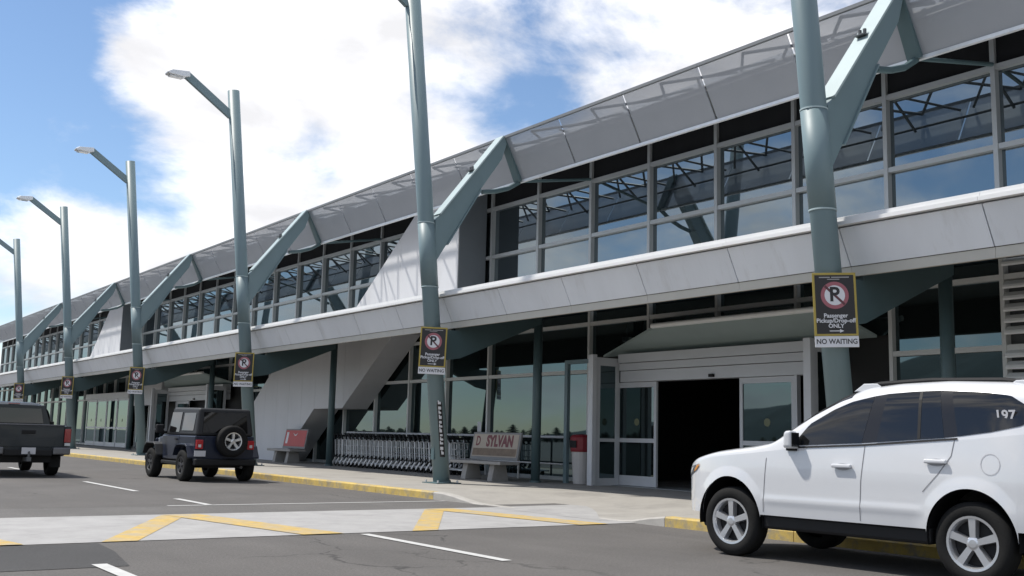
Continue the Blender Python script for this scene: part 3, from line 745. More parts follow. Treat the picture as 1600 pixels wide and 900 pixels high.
for k in range(NC):
    c = cp if k == 0 else copy_tree(cp)
    c.location = (16.75 + random.uniform(-.012, .012), 33.05 - .285 * k, PZ); c.rotation_euler = (0, 0, random.uniform(-.02, .02))
    lab = 'metal luggage cart at the left end of the nested cart row' if k == 0 else ('metal luggage cart at the right end of the nested row, beside the cream bench' if k == NC - 1 else
          '%s metal luggage cart from the left end of the nested row' % ORD[k])
    tag(c, lab, 'luggage cart', 'luggage carts nested in one row')
rl = thing('handrail', 'white metal handrail in front of the storefront behind the carts', 'handrail', (17.45, 28, PZ))
part('rail', MB().tube((0, -6.3, 1.16), (0, 6.4, 1.16), .035, n=8), WALU, rl)
part('lower_rail', MB().tube((0, -6.3, .45), (0, 6.4, .45), .025, n=8), STEEL, rl)
for k in range(7): part('post', MB().tube((0, -6.2 + k * 2.08, 0), (0, -6.2 + k * 2.08, 1.13), .03, n=8), STEEL, rl)
ntc = tag
nb = obj('paper_notice', MB().box(0, .004, -.10, .10, 0, .3).mesh('paper_notice', SWHITE), None, (17.93, 26.6, 1.42)); tag(nb, 'small white paper notice on the storefront glass above the carts', 'notice')
bn = thing('litter_bin', 'pale litter bin with dark red lid beside the open entrance', 'bin', (17.15, 20.75, PZ))
part('body', MB().lathe([(0, 0), (.22, 0), (.27, .82), (0, .82)], 20, 'z'), BINW, bn, bevel=.01)
part('lid', MB().lathe([(.285, .80), (.30, .86), (.30, 1.16), (.26, 1.22), (0, 1.25)], 20, 'z'), BINR, bn)
part('flap', MB().box(-.305, -.295, -.13, .13, .90, 1.08), BLACK, bn)
bo = thing('bollard', 'small white bollard on the pavement behind the pickup truck', 'bollard', (16.2, 72.0, PZ))
part('post', MB().tube((0, 0, 0), (0, 0, 1.0), .17, n=16), SWHITE, bo); part('cap', MB().lathe([(.17, 1.0), (.14, 1.07), (0, 1.1)], 16, 'z'), SWHITE, bo)

# ------------------------------------------------------------------ vehicles
def lerp_tab(tab, smooth=0.0):
    xs = np.array([p[0] for p in tab]); zs = np.array([p[1] for p in tab]); o_ = np.argsort(xs); xs = xs[o_]; zs = zs[o_]
    def f(x):
        if smooth <= 0: return float(np.interp(x, xs, zs))
        q = np.linspace(-smooth, smooth, 9); wts = 1 - np.abs(q) / (smooth * 1.15)
        return float((np.interp(x + q, xs, zs) * wts).sum() / wts.sum())
    return f
def wheel_meshes(r, wd, rim_r, spokes=5, dish=.03, name='w'):
    h = wd / 2
    tyre = MB().lathe([(rim_r, -h * .85), (rim_r + .012, -h * .96), (r - .06, -h), (r - .018, -h * .86), (r, -h * .62), (r, h * .62), (r - .018, h * .86), (r - .06, h), (rim_r + .012, h * .96), (rim_r, h * .85)], 48, 'y').mesh(name + '_tyre', RUBBER, True)
    rim = MB().lathe([(rim_r + .004, h * .80), (rim_r + .004, h * .95), (rim_r - .018, h * .93), (rim_r - .03, h * .70), (rim_r - .035, h * .2)], 40, 'y')
    for k in range(spokes):
        a = 2 * math.pi * k / spokes + math.pi / 2; ca, sa = math.cos(a), math.sin(a)
        def Q(rr, t, yy): return (rr * ca - t * sa, yy, rr * sa + t * ca)
        r0, r1 = .045, rim_r - .012
        rim.quadbox([Q(r0, -.030, h * .30), Q(r1, -.042, h * .35), Q(r1, .042, h * .35), Q(r0, .030, h * .30),
                     Q(r0, -.026, h * .84), Q(r1, -.034, h * .88), Q(r1, .034, h * .88), Q(r0, .026, h * .84)])
    rim.lathe([(0, h * .90), (.035, h * .89), (.062, h * .82), (.066, h * .3)], 20, 'y')
    rim_me = rim.mesh(name + '_rim', ALLOY)
    back = MB().lathe([(0, h * .15), (rim_r - .01, h * .15)], 32, 'y').mesh(name + '_disc', DARKHUB)
    return tyre, rim_me, back
def put_wheel(par, ms, x, y, z, left):
    rz = 0 if left else math.pi
    t = obj('wheel', ms[0], par, (x, y, z), (0, 0, rz))
    obj('rim', ms[1], t); obj('brake_disc', ms[2], t)
    return t

class Shell:
    """lofted car body: x forward, y left; plan half width, belt line, roof line"""
    def __init__(s, plan, belt, top, lean, pw, inset):
        s.plan, s.belt, s.top, s.lean, s.pw, s.inset = plan, belt, top, lean, pw, inset
    def lower_y(s, x, z): return s.plan(x) * (1 - s.inset(z, x))
    def upper(s, x, th):
        zb = s.belt(x); h = max(s.top(x) - zb, .004); p = s.pw(x)
        c, q = max(math.cos(th), 0) ** p, max(math.sin(th), 0) ** p
        z = zb + h * q; w_ = s.lower_y(x, zb) * (1 - s.lean * (z - zb)) * c
        return (x, w_, z)
    def side_y(s, x, z):
        zb = s.belt(x)
        if z <= zb: return s.lower_y(x, z)
        h = max(s.top(x) - zb, .004); t = min((z - zb) / h, .999); p = s.pw(x)
        th = math.asin(t ** (1 / p)); return s.upper(x, th)[1]
    def lower_mesh(s, xs, zbot, nz=12):
        mb = MB()
        for sg in (1, -1):
            rows_ = []
            for x in xs:
                zb, zt = zbot(x), s.belt(x); rows_.append([(x, sg * s.lower_y(x, zb + (zt - zb) * j / nz), zb + (zt - zb) * j / nz) for j in range(nz + 1)])
            mb.grid(rows_)
        return mb
    def upper_mesh(s, xs, nth=24):
        mb = MB(); rows_ = []
        for x in xs:
            r = []
            for j in range(nth + 1):
                th = (math.pi / 2) * (j / nth); r.append(s.upper(x, th))
            rows_.append(r + [(p[0], -p[1], p[2]) for p in reversed(r[:-1])])
        mb.grid(rows_); return mb
    def glass(s, bot, top, n=14, m=6, off=.006, sides=(1, -1)):
        """ruled patch between polylines bot and top (lists of (x,z)), laid on the side"""
        def at(pl, t):
            d = [0]
            for a, b in zip(pl[:-1], pl[1:]): d.append(d[-1] + math.hypot(b[0] - a[0], b[1] - a[1]))
            u = t * d[-1]
            for i in range(len(pl) - 1):
                if u <= d[i + 1] + 1e-9:
                    f = (u - d[i]) / max(d[i + 1] - d[i], 1e-9); return (pl[i][0] + (pl[i + 1][0] - pl[i][0]) * f, pl[i][1] + (pl[i + 1][1] - pl[i][1]) * f)
            return pl[-1]
        mb = MB()
        for sg in sides:
            rows_ = []
            for i in range(n + 1):
                a, b = at(bot, i / n), at(top, i / n)
                rows_.append([((a[0] + (b[0] - a[0]) * j / m), sg * (s.side_y(a[0] + (b[0] - a[0]) * j / m, a[1] + (b[1] - a[1]) * j / m) + off), a[1] + (b[1] - a[1]) * j / m) for j in range(m + 1)])
            mb.grid(rows_)
        return mb
    def cross_patch(s, xa, xb, th0, n=14, nth=16, off=.006):
        mb = MB(); rows_ = []
        for i in range(n + 1):
            x = xa + (xb - xa) * i / n; r = []
            for j in range(nth + 1):
                th = th0 + (math.pi / 2 - th0) * j / nth; p = s.upper(x, th); r.append((p[0], p[1], p[2] + off))
            rows_.append(r + [(p[0], -p[1], p[2]) for p in reversed(r[:-1])])
        mb.grid(rows_); return mb
    def line(s, pts, wd=.006, off=.002, sides=(1,)):
        """thin dark shut line on the side surface"""
        mb = MB()
        for sg in sides:
            for a, b in zip(pts[:-1], pts[1:]):
                n_ = 6; d = Vector((b[0] - a[0], b[1] - a[1])); d.normalize(); q = Vector((-d.y, d.x)) * wd / 2; rr = []
                for i in range(n_ + 1):
                    x = a[0] + (b[0] - a[0]) * i / n_; z = a[1] + (b[1] - a[1]) * i / n_
                    rr.append([(x - q.x, sg * (s.side_y(x - q.x, z - q.y) + off), z - q.y), (x + q.x, sg * (s.side_y(x + q.x, z + q.y) + off), z + q.y)])
                mb.grid(rr)
        return mb

def stations(xf, xr, arches, n=60):
    xs = list(np.linspace(xr, xf, n))
    for e in (xf, xr):
        s = -1 if e == xf else 1
        for k in range(14): xs.append(e + s * .30 * (k / 14) ** 2.2)
    for xc, ra in arches:
        for k in range(33): xs.append(xc + ra * math.cos(math.pi * k / 32))
        xs += [xc + ra + .0015, xc - ra - .0015]
    xs = sorted(set(round(x, 4) for x in xs)); return xs

# ---- white SUV
def build_suv():
    c = thing('parked_car', 'white five-door SUV parked at the kerb in front of the open entrance', 'car')
    XF, XR, WB, HZ, RA = .95, -3.76, 2.70, .365, .42
    def plan(x):
        xc, hl = (XF + XR) / 2, (XF - XR) / 2
        s = min(abs((x - xc) / hl), 1.0)
        n_ = 6.5 if x > xc else 9.0
        base = .945 * (1 - s ** n_) ** (1 / (2.6 if x > xc else 3.2))
        return base * (1 - .03 * max(0, (x - .0) / .9))
    belt = lerp_tab([(.95, .70), (.86, .79), (.6, .90), (.3, .965), (-.3, 1.02), (-.8, 1.075), (-1.6, 1.11), (-2.6, 1.18), (-3.3, 1.25), (-3.55, 1.22), (-3.76, 1.02)], .10)
    top = lerp_tab([(.95, .715), (.84, .87), (.6, .98), (.2, 1.055), (-.25, 1.11), (-.52, 1.15), (-.70, 1.26), (-1.0, 1.45), (-1.3, 1.60), (-1.55, 1.675), (-1.9, 1.71), (-2.4, 1.722), (-3.0, 1.695), (-3.35, 1.635), (-3.52, 1.45), (-3.66, 1.24), (-3.76, 1.04)], .07)
    pw = lerp_tab([(.9, .55), (-.3, .55), (-.75, .34), (-1.4, .30), (-3.0, .30), (-3.5, .36), (-3.76, .5)])
    def inset(z, x):
        d = 0
        if z < .62: d += .045 * ((.62 - z) / .37) ** 1.6
        if z > .80: d += .040 * ((z - .80) / .40) ** 1.4
        d -= .010 * math.exp(-((z - .575) / .035) ** 2) * (1 if -2.25 < x < -.45 else 0)   # door crease
        for xc in (0, -WB):                                                              # flared arches
            rr = math.hypot(x - xc, z - HZ)
            if RA - .02 < rr < RA + .10: d -= .016 * (1 - (rr - RA) / .10)
        return d
    S = Shell(plan, belt, top, .30, pw, inset)
    def zbot(x):
        for xc in (0, -WB):
            if abs(x - xc) < RA: return HZ + math.sqrt(max(RA ** 2 - (x - xc) ** 2, 0))
        if x > RA: return .40
        if x < -WB - RA: return .46
        return .43
    xs = stations(XF, XR, [(0, RA), (-WB, RA)], 90)
    part('body', S.lower_mesh(xs, zbot, 26), WCAR, c, smooth=True)
    part('upper_body', S.upper_mesh(xs, 30), WCAR, c, smooth=True)
    # dark sills, arch lining, underbody, bumper lower
    part('sill', MB().box(-WB + RA - .02, -RA + .02, -.885, .885, .295, .44), BLACK, c, bevel=.03)
    part('underbody', MB().box(-3.55, .62, -.60, .60, .29, .62).box(-2.2, -.5, -.80, .80, .31, .60), BLACK, c)
    part('bumper_skirt', MB().prism([(.40, .24), (.60, .24), (.70, .44), (.40, .44)], 'y', -.62, .62), BLACK, c, bevel=.02)
    part('bumper_skirt', MB().prism([(-3.15, .28), (-3.66, .30), (-3.74, .56), (-3.15, .50)], 'y', -.80, .80), BLACK, c, bevel=.02)
    for xc in (0, -WB):
        for sg in (1, -1):
            ar = MB(); rr = []
            for i in range(25):
                a = math.pi * i / 24 * 1.1 - .05 * math.pi
                p = (xc + (RA + .004) * math.cos(a), HZ + (RA + .004) * math.sin(a))
                yy = .915
                rr.append([(p[0], sg * .55, p[1]), (p[0], sg * yy, p[1])])
            part('arch_liner', ar.grid(rr), BLACK, c)
    ms = wheel_meshes(.365, .235, .238, 5, name='suv')
    for x in (0, -WB):
        put_wheel(c, ms, x, .80, HZ, True); put_wheel(c, ms, x, -.80, HZ, False)
    # glass
    tz = lambda x, d: top(x) - d
    f_b = [(-.80, belt(-.8) + .03), (-1.2, belt(-1.2) + .03), (-1.62, belt(-1.62) + .03)]
    f_t = [(-.845, belt(-.84) + .06), (-1.0, tz(-1.0, .135)), (-1.25, tz(-1.25, .13)), (-1.45, tz(-1.45, .125)), (-1.70, tz(-1.70, .12))]
    for sd_ in ((1,), (-1,)):
        part('side_window', S.glass(f_b, f_t, 24, 8, sides=sd_), CGLASS, c, smooth=True)
        r_b = [(-1.78, belt(-1.78) + .03), (-2.1, belt(-2.1) + .03), (-2.47, belt(-2.47) + .03)]
        r_t = [(-1.84, tz(-1.84, .115)), (-2.1, tz(-2.1, .11)), (-2.38, tz(-2.38, .11))]
        part('side_window', S.glass(r_b, r_t, 16, 8, sides=sd_), CGLASS, c, smooth=True)
        q_b = [(-2.60, belt(-2.6) + .035), (-2.9, belt(-2.9) + .045), (-3.15, belt(-3.15) + .07), (-3.30, belt(-3.3) + .12)]
        q_t = [(-2.50, tz(-2.5, .112)), (-2.8, tz(-2.8, .115)), (-3.05, tz(-3.05, .13)), (-3.20, tz(-3.2, .19)), (-3.30, belt(-3.3) + .16)]
        part('quarter_window', S.glass(q_b, q_t, 18, 8, sides=sd_), CGLASS, c, smooth=True)
        part('pillar_trim', S.glass([(-1.62, belt(-1.62) + .03), (-1.78, belt(-1.78) + .03)], [(-1.70, tz(-1.7, .12)), (-1.84, tz(-1.84, .115))], 4, 6, .004, sd_), PGLOSS, c, smooth=True)
        part('pillar_trim', S.glass([(-2.47, belt(-2.47) + .03), (-2.60, belt(-2.6) + .035)], [(-2.38, tz(-2.38, .11)), (-2.50, tz(-2.5, .112))], 4, 6, .004, sd_), PGLOSS, c, smooth=True)
        part('headlight', S.glass([(.62, .80), (.74, .765), (.84, .715)], [(.50, .895), (.68, .86), (.80, .805)], 8, 4, .008, sd_), HLENS, c, smooth=True)
        part('indicator', S.glass([(.56, .825), (.62, .808)], [(.48, .888), (.55, .876)], 3, 3, .010, sd_), AMBER, c)
        part('headlight_lamp', S.glass([(.68, .795), (.74, .78)], [(.62, .86), (.69, .845)], 3, 3, .012, sd_), CLEAR, c)
        part('tail_light', S.glass([(-3.56, .92), (-3.70, .92)], [(-3.50, 1.18), (-3.64, 1.14)], 5, 4, .008, sd_), REDL2, c, smooth=True)
    part('window_bar', S.line([(-2.22, belt(-2.22) + .035), (-2.19, tz(-2.19, .115))], .03, .009), BLACK, c)
    part('windscreen', S.cross_patch(-.60, -1.42, .62, 16, 16), CGLASS, c, smooth=True)
    part('rear_window', S.cross_patch(-3.42, -3.62, .6, 8, 12), CGLASS, c, smooth=True)
    part('window_trim', S.line([(-.78, belt(-.78) + .012), (-1.6, belt(-1.6) + .012), (-2.6, belt(-2.6) + .015)], .016, .008), BLACK, c)
    # shut lines
    gm = mat('shut_line', (.16, .16, .17), .6); gf = mat('flap_line', (.42, .42, .44), .5)
    part('door_gap', S.line([(-.46, .46), (-.475, .70), (-.50, .98)], .007, .003), gm, c)
    part('door_gap', S.line([(-1.60, .45), (-1.62, .8), (-1.66, 1.12)], .007, .003), gm, c)
    part('door_gap', S.line([(-2.26, .74), (-2.42, .90), (-2.54, 1.05), (-2.57, 1.19)], .007, .003), gm, c)
    ring = [(-2.90 + .085 * math.cos(t * .35), .99 + .085 * math.sin(t * .35)) for t in range(19)]
    part('fuel_flap', S.line(ring, .006, .003), gf, c)
    for x, z in ((-1.42, .93), (-2.40, 1.0)):
        y = S.side_y(x, z)
        part('door_handle', MB().box(x - .11, x + .11, y + .012, y + .045, z - .018, z + .018).box(x - .10, x - .07, y - .01, y + .02, z - .014, z + .014).box(x + .07, x + .10, y - .01, y + .02, z - .014, z + .014), WCAR, c, bevel=.012)
        pts_ = [(x + .085 * math.cos(t * .524), z - .008 + .032 * math.sin(t * .524)) for t in range(12)]
        dm = MB(); b0 = len(dm.v); dm.v += [(px, S.side_y(px, pz) + .004, pz) for px, pz in pts_]; dm.f.append(tuple(range(12)))
        part('handle_recess_shade', dm, mat('recess_shade', (.30, .30, .32), .4), c)  # flat patch, the hollow's shade put into its grey
    # mirror
    for sg in (1, -1):
        mir = part('mirror', MB().quadbox([(-.72, sg * .90, 1.07), (-.90, sg * .90, 1.07), (-.90, sg * 1.06, 1.08), (-.80, sg * 1.07, 1.08), (-.74, sg * .92, 1.23), (-.90, sg * .92, 1.24), (-.90, sg * 1.07, 1.25), (-.82, sg * 1.07, 1.24)]), WCAR, c, bevel=.03, seg=3)
        part('mirror_glass', MB().box(-.910, -.902, min(sg * .93, sg * 1.05), max(sg * .93, sg * 1.05), 1.095, 1.225), CGLASS, mir)
        part('mirror_arm', MB().box(-.88, -.76, min(sg * .84, sg * .95), max(sg * .84, sg * .95), 1.055, 1.10), BLACK, mir)
    # head lights, grille, tail lights
    part('grille', MB().box(.80, .885, -.42, .42, .56, .70), BLACK, c, bevel=.02)
    # roof rails
    for sg in (1, -1):
        yy = sg * .60
        part('roof_rail', MB().path([(-1.56, yy, 1.675), (-1.66, yy, 1.69), (-2.2, yy * 1.0, 1.712), (-2.9, yy, 1.698), (-3.06, yy, 1.68)], .022, 8), BLACK, c)
        for x in (-1.54, -3.08):
            part('rail_foot', MB().prism([(x - .18, 1.62), (x + .18, 1.62), (x + .06, 1.695), (x - .10, 1.695)], 'y', yy - .024, yy + .024), WCAR, c, bevel=.01)
    part('steering_wheel', MB().lathe([(.17, 0), (.185, .012), (.17, .024)], 20, 'x', (-1.0, .38, 1.05)), BLACK, c)
    # white numerals on the rear quarter glass
    me = text_mesh('197', .125, SWHITE, .0005, bold=.003)
    x, z = -3.02, 1.39
    y = S.side_y(x, z)
    o = obj('window_lettering', me, c, (x, y + .014, z)); o.rotation_euler = (RAD(90 + 9), 0, math.pi)
    for ch in c.children:                      # body proportions: tall cabin over the wheels
        if ch.name.startswith('wheel'): continue
        ch.data.transform(Matrix.Diagonal((1, 1, 1.075, 1))) if ch.name.split('.')[0] != 'window_lettering' else None
        ch.location.z *= 1.075
        for g in ch.children: g.data.transform(Matrix.Diagonal((1, 1, 1.075, 1)))
    c.scale = (1.036, 1.045, 1.05)
    return c
suv = build_suv()
YAW = RAD(90 + 4.5)
suv.location = (10.05, 8.44, 0); suv.rotation_euler = (0, 0, YAW)

# ---- boxy off-roader (rear to the camera)
def build_jeep():
    c = thing('parked_offroader', 'black two-door off-roader with hardtop and spare wheel at the kerb', 'car')
    WB, HZ, R = 2.42, .385, .385
    # tub and hood (x forward, origin under front axle)
    part('body', MB().prism([(-2.98, .52), (-2.92, .48), (-2.86, .50), (-2.82, .62), (-2.72, .84), (-2.30, .90), (-2.02, .80), (-1.90, .50), (-.62, .50), (-.58, .82), (-.50, .86), (-.5, 1.12), (-2.98, 1.12)], 'y', -.76, .76), JCAR, c, bevel=.03)
    part('hood', MB().quadbox([(-.52, -.70, .72), (.50, -.58, .72), (.50, .58, .72), (-.52, .70, .72), (-.52, -.68, 1.13), (.48, -.55, 1.04), (.48, .55, 1.04), (-.52, .68, 1.13)]), JCAR, c, bevel=.05, seg=3)
    part('grille', MB().box(.49, .56, -.60, .60, .55, 1.02), JCAR, c, bevel=.03)
    # fenders
    for x0 in (0, -WB):
        for sg in (1, -1):
            pts = [(x0 - .56, .62), (x0 - .40, .88), (x0 - .28, .93), (x0 + .30, .93), (x0 + .44, .86), (x0 + .56, .66)]
            rr = [(p[0], p[1]) for p in pts]; inn = [(p[0] * 1.0, p[1] - .06) for p in reversed(pts)]
            mb = MB()
            for (a, b) in zip(pts[:-1], pts[1:]):
                ya, yb = sorted((sg * .66, sg * .915))
                mb.quadbox([(a[0], ya, a[1] - .05), (b[0], ya, b[1] - .05), (b[0], yb, b[1] - .05), (a[0], yb, a[1] - .05), (a[0], ya, a[1]), (b[0], ya, b[1]), (b[0], yb, b[1] - .012), (a[0], yb, a[1] - .012)])
            part('fender', mb, JTOP if x0 == 0 else JCAR, c, bevel=.012)
    # hardtop
    ht = part('hardtop', MB().quadbox([(-2.97, -.745, 1.12), (-.72, -.735, 1.12), (-.72, .735, 1.12), (-2.97, .745, 1.12), (-2.88, -.66, 1.80), (-.95, -.64, 1.83), (-.95, .64, 1.83), (-2.88, .66, 1.80)]), JTOP, c, bevel=.06, seg=4)
    def sidewin(x0, x1, z0, z1, sg, name):
        t0 = .748 - (z0 - 1.12) * .125; t1 = .748 - (z1 - 1.12) * .125
        return part(name, MB().quadbox([(x0, sg * (t0 - .02), z0), (x1, sg * (t0 - .02), z0), (x1, sg * (t0 + .006), z0), (x0, sg * (t0 + .006), z0),
                                        (x0, sg * (t1 - .02), z1), (x1, sg * (t1 - .02), z1), (x1, sg * (t1 + .006), z1), (x0, sg * (t1 + .006), z1)]), CGLASS, c)
    for sg in (1, -1):
        sidewin(-2.75, -1.92, 1.24, 1.68, sg, 'side_window'); sidewin(-1.74, -1.0, 1.20, 1.70, sg, 'door_window')
    part('windscreen', MB().quadbox([(-.66, -.66, 1.13), (-.60, -.66, 1.13), (-.60, .66, 1.13), (-.66, .66, 1.13), (-.90, -.60, 1.78), (-.84, -.60, 1.78), (-.84, .60, 1.78), (-.90, .60, 1.78)]), CGLASS, c)
    part('rear_window', MB().quadbox([(-2.978, -.58, 1.20), (-2.95, -.58, 1.20), (-2.95, .58, 1.20), (-2.978, .58, 1.20), (-2.910, -.54, 1.70), (-2.88, -.54, 1.70), (-2.88, .54, 1.70), (-2.910, .54, 1.70)]), CGLASS, c)
    part('tailgate', MB().box(-3.00, -2.97, -.52, .52, .56, 1.11), JCAR, c, bevel=.01)
    part('bumper', MB().box(-3.13, -2.95, -.78, .78, .40, .56), BLACK, c, bevel=.03)
    part('front_bumper', MB().box(.55, .74, -.80, .80, .42, .60), BLACK, c, bevel=.03)
    for sg in (1, -1):
        tl = part('tail_light', MB().box(-3.04, -2.97, min(sg * .57, sg * .74), max(sg * .57, sg * .74), .80, 1.02), REDL2, c, bevel=.01)
        part('reverse_lamp', MB().box(-3.045, -3.041, min(sg * .62, sg * .69), max(sg * .62, sg * .69), .84, .91), CLEAR, tl)
        part('sill', MB().box(-1.86, -.62, min(sg * .62, sg * .80), max(sg * .62, sg * .80), .38, .47), BLACK, c, bevel=.02)
        mir = part('mirror', MB().box(-.74, -.62, min(sg * .80, sg * 1.00), max(sg * .80, sg * 1.00), 1.16, 1.38), BLACK, c, bevel=.03)
        part('mirror_arm', MB().box(-.70, -.64, min(sg * .70, sg * .82), max(sg * .70, sg * .82), 1.15, 1.21), BLACK, mir)
        part('door_gap', MB().box(-1.83, -1.815, min(sg * .755, sg * .764), max(sg * .755, sg * .764), .56, 1.11), BLACK, c)
        part('door_handle', MB().box(-1.72, -1.56, min(sg * .76, sg * .79), max(sg * .76, sg * .79), 1.0, 1.04), BLACK, c)
        part('cowl_panel', MB().box(-.50, -.12, min(sg * .60, sg * .70), max(sg * .60, sg * .70), .86, 1.06), JCAR, c, bevel=.02)
    part('licence_plate', MB().box(-3.050, -3.035, .50, .78, .62, .76), PLATE, c)
    part('underbody', MB().box(-2.85, .45, -.50, .50, .34, .52).tube((-WB, -.78, HZ), (-WB, .78, HZ), .06).tube((0, -.78, HZ), (0, .78, HZ), .06), BLACK, c)
    part('exhaust', MB().tube((-3.0, -.45, .36), (-2.2, -.45, .40), .035), DSTEEL, c)
    ms = wheel_meshes(.385, .26, .215, 5, name='jeep')
    dr = ms[1].copy(); dr.materials.clear(); dr.materials.append(mat('dark_alloy', (.06, .06, .065), .45, metal=.5))
    md = (ms[0], dr, ms[2])
    for x in (0, -WB): put_wheel(c, md, x, .77, HZ, True); put_wheel(c, md, x, -.77, HZ, False)
    sp_ = obj('spare_wheel', ms[0], c, (-3.16, -.10, 1.0), (0, 0, RAD(90))); obj('rim', ms[1], sp_); obj('brake_disc', ms[2], sp_)
    part('spare_mount', MB().tube((-3.1, -.10, 1.0), (-2.95, -.10, 1.0), .12), BLACK, c)
    part('antenna', MB().tube((-.6, .2, 1.86) if False else (-1.0, .30, 1.82), (-1.0, .30, 1.92), .025), BLACK, c)
    return c
jp = build_jeep(); jp.location = (9.55, 28.45, 0); jp.rotation_euler = (0, 0, RAD(90 + .5))

# ---- pickup truck
def build_truck():
    c = thing('pickup_truck', 'dark slate pickup truck seen from behind, cut by the left edge', 'truck')
    # origin under rear bumper centre, x forward
    R = .39; XW = 1.15
    arch = [(XW + .47 * math.cos(a), R + .47 * math.sin(a)) for a in [math.pi * k / 12 for k in range(13)]]
    side = [(.02, .62), (.02, 1.27), (2.10, 1.29), (2.10, .55)] + [(p[0], max(p[1], .50)) for p in arch]
    for sg in (1, -1):
        part('bed_side', MB().prism(side, 'y', min(sg * .86, sg * 1.0), max(sg * .86, sg * 1.0)), TCAR, c, bevel=.03)
        tl = part('tail_light', MB().box(-.005, .16, min(sg * .845, sg * 1.004), max(sg * .845, sg * 1.004), .86, 1.20), REDL, c, bevel=.015)
        part('reverse_lamp', MB().box(-.012, .1, min(sg * .86, sg * .99), max(sg * .86, sg * .99), .78, .85), CLEAR, tl)
        part('bumper_corner', MB().box(-.20, .05, min(sg * .56, sg * .97), max(sg * .56, sg * .97), .56, .74), DCHROME, c, bevel=.03)
        part('mirror', MB().box(2.95, 3.10, min(sg * 1.02, sg * 1.22), max(sg * 1.02, sg * 1.22), 1.16, 1.40), BLACK, c, bevel=.03)
        part('mud_flap', MB().box(.72, .74, min(sg * .70, sg * .96), max(sg * .70, sg * .96), .22, .50), BLACK, c)
    part('tailgate', MB().box(.0, .07, -.84, .84, .66, 1.275), TCAR, c, bevel=.02)
    part('tailgate_cap', MB().box(-.01, .09, -.84, .84, 1.272, 1.30), DCHROME, c, bevel=.008)
    part('tailgate_panel', MB().box(-.012, .0, -.62, .62, .74, .93), TCAR, c, bevel=.006)
    part('tailgate_handle', MB().box(-.02, .01, -.16, .16, 1.06, 1.15), BLACK, c, bevel=.01)
    part('bumper', MB().box(-.17, .05, -.56, .56, .53, .68), BLACK, c, bevel=.02)
    part('licence_plate', MB().box(-.185, -.172, -.16, .16, .57, .73), PLATE, c)
    part('hitch', MB().box(-.30, .3, -.05, .05, .40, .50).tube((-.25, 0, .5), (-.25, 0, .60), .03).lathe([(0, -.03), (.03, 0), (0, .03)], 10, 'z', (-.25, 0, .62)), DSTEEL, c)
    part('bed_floor', MB().box(.05, 2.1, -.86, .86, .62, .70), BLACK, c)
    # cab, hood
    def plan(x): return .98
    belt = lerp_tab([(2.1, 1.25), (3.2, 1.24), (3.9, 1.20), (5.2, 1.10)])
    top = lerp_tab([(2.10, 1.80), (2.25, 1.87), (2.8, 1.90), (3.3, 1.86), (3.7, 1.60), (4.0, 1.26), (4.6, 1.22), (5.2, 1.14)], .06)
    S = Shell(plan, belt, top, .26, lambda x: .30, lambda z, x: .02 * max(0, .8 - z))
    xs = list(np.linspace(2.1, 5.2, 60))
    up = S.upper_mesh(xs, 20); b = len(up.v)
    part('cab', up, TCAR, c, smooth=True)
    part('cab_back', MB().box(2.085, 2.12, -.97, .97, .55, 1.27).quadbox([(2.085, -.95, 1.27), (2.12, -.95, 1.27), (2.12, .95, 1.27), (2.085, .95, 1.27), (2.095, -.78, 1.80), (2.12, -.78, 1.80), (2.12, .78, 1.80), (2.095, .78, 1.80)]), TCAR, c, bevel=.02)
    part('rear_window', MB().quadbox([(2.072, -.76, 1.33), (2.09, -.76, 1.33), (2.09, .76, 1.33), (2.072, .76, 1.33), (2.080, -.68, 1.72), (2.095, -.68, 1.72), (2.095, .68, 1.72), (2.080, .68, 1.72)]), CGLASS, c, bevel=.004)
    XF2 = 4.35
    a2 = [(XF2 + .47 * math.cos(a), R + .47 * math.sin(a)) for a in [math.pi * k / 12 for k in range(13)]]
    side2 = [(2.12, .50), (2.12, 1.25), (3.9, 1.20), (5.2, 1.09), (5.25, .6), (5.0, .50)] + [(p[0], max(p[1], .49)) for p in a2]
    part('lower_body', MB().prism(side2, 'y', -.97, .97), TCAR, c, bevel=.03)
    for sd_ in ((1,), (-1,)): part('side_window', S.glass([(2.4, 1.29), (3.6, 1.28)], [(2.45, 1.76), (3.35, 1.74)], 10, 6, sides=sd_), CGLASS, c, smooth=True)
    part('brake_lamp', MB().box(2.10, 2.14, -.14, .14, 1.825, 1.85), REDL, c)
    part('aerial', MB().tube((2.6, .55, 1.86), (2.45, .55, 2.25), .012), BLACK, c)
    part('underbody', MB().box(.2, 5.0, -.6, .6, .36, .62).tube((XW, -.8, R), (XW, .8, R), .07), BLACK, c)
    ms = wheel_meshes(R, .265, .22, 6, name='truck')
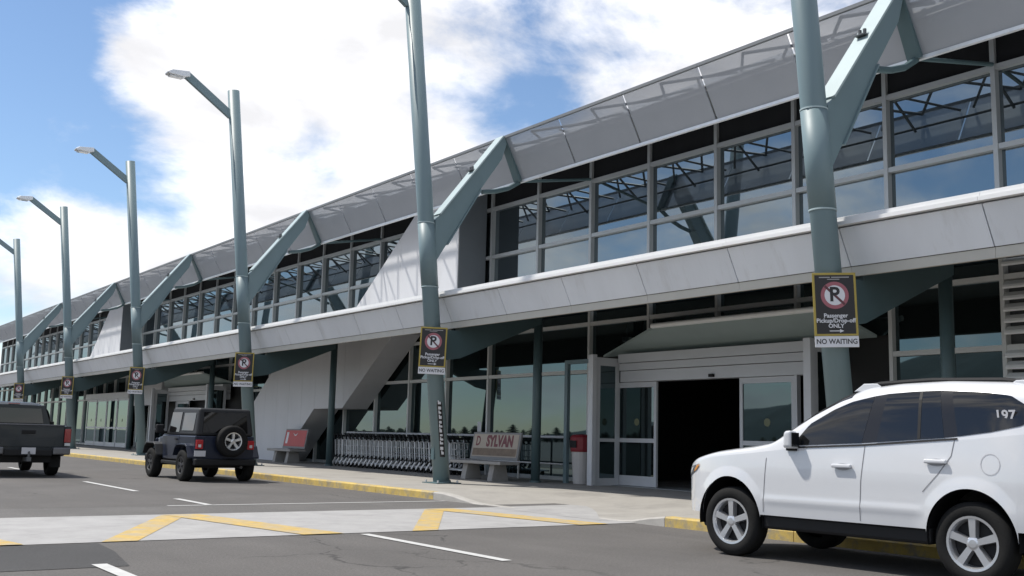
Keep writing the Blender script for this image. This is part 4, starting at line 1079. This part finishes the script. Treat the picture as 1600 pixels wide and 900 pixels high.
    for x in (XW, XF2): put_wheel(c, ms, x, .84, R, True); put_wheel(c, ms, x, -.84, R, False)
    return c
tk = build_truck(); tk.location = (5.58, 28.2, 0); tk.rotation_euler = (0, 0, RAD(90))

# ------------------------------------------------------------------ what the glass mirrors: hills and a belt of conifers across the lot
def hill(name, y0, y1, x0, hmax, seed):
    rng = random.Random(seed); ph = [rng.uniform(0, 6.28) for _ in range(6)]; rows_ = []
    n_ = 70
    for i in range(n_ + 1):
        y = y0 + (y1 - y0) * i / n_; t = i / n_
        env = math.sin(math.pi * t) ** .6
        h = hmax * env * (.62 + .22 * math.sin(3 * t * 3.1 + ph[0]) + .12 * math.sin(8 * t * 3.1 + ph[1]) + .05 * math.sin(19 * t * 3.1 + ph[2]) + .025 * math.sin(43 * t * 3 + ph[3]))
        r = []
        for k in range(9):
            u = k / 8; r.append((x0 - 260 * u, y, -1 + max(0, h) * math.sin(math.pi * u * .5) ** .9))
        rows_.append(r)
    struct(name, MB().grid(rows_), HILLM)
hill('hills', -500, 900, -560, 105, 3)
rng = random.Random(5); tv = MB()
for k in range(560):
    y = -300 + 1.7 * k + rng.uniform(-1.5, 1.5); x = -210 + rng.uniform(-25, 25)
    h = rng.uniform(2.2, 4.6) * (1.5 if rng.random() < .2 else 1)
    if rng.random() < .1: continue
    tv.tube((x, y, 0), (x, y, h * .3), .25, .2, 5)
    lv = 7
    for j in range(lv):
        z = h * (.12 + .86 * j / lv); rr = (h * .60) * (1 - (j / lv) ** 2.2) + .15; n_ = 9; b = len(tv.v)
        tv.v.append((x, y, z + h * .12))
        for q in range(n_):
            a = 2 * math.pi * q / n_ + j; r2 = rr * rng.uniform(.65, 1.15); tv.v.append((x + r2 * math.cos(a), y + r2 * math.sin(a), z - rng.uniform(0, .05) * h))
        for q in range(n_): tv.f.append((b, b + 1 + q, b + 1 + (q + 1) % n_))
belt_o = obj('conifer_wood', tv.mesh('conifer_wood', TREEM, fix=False)); belt_o['kind'] = 'stuff'; tag(belt_o, 'far belt of dark conifers mirrored in the terminal glass', 'trees')
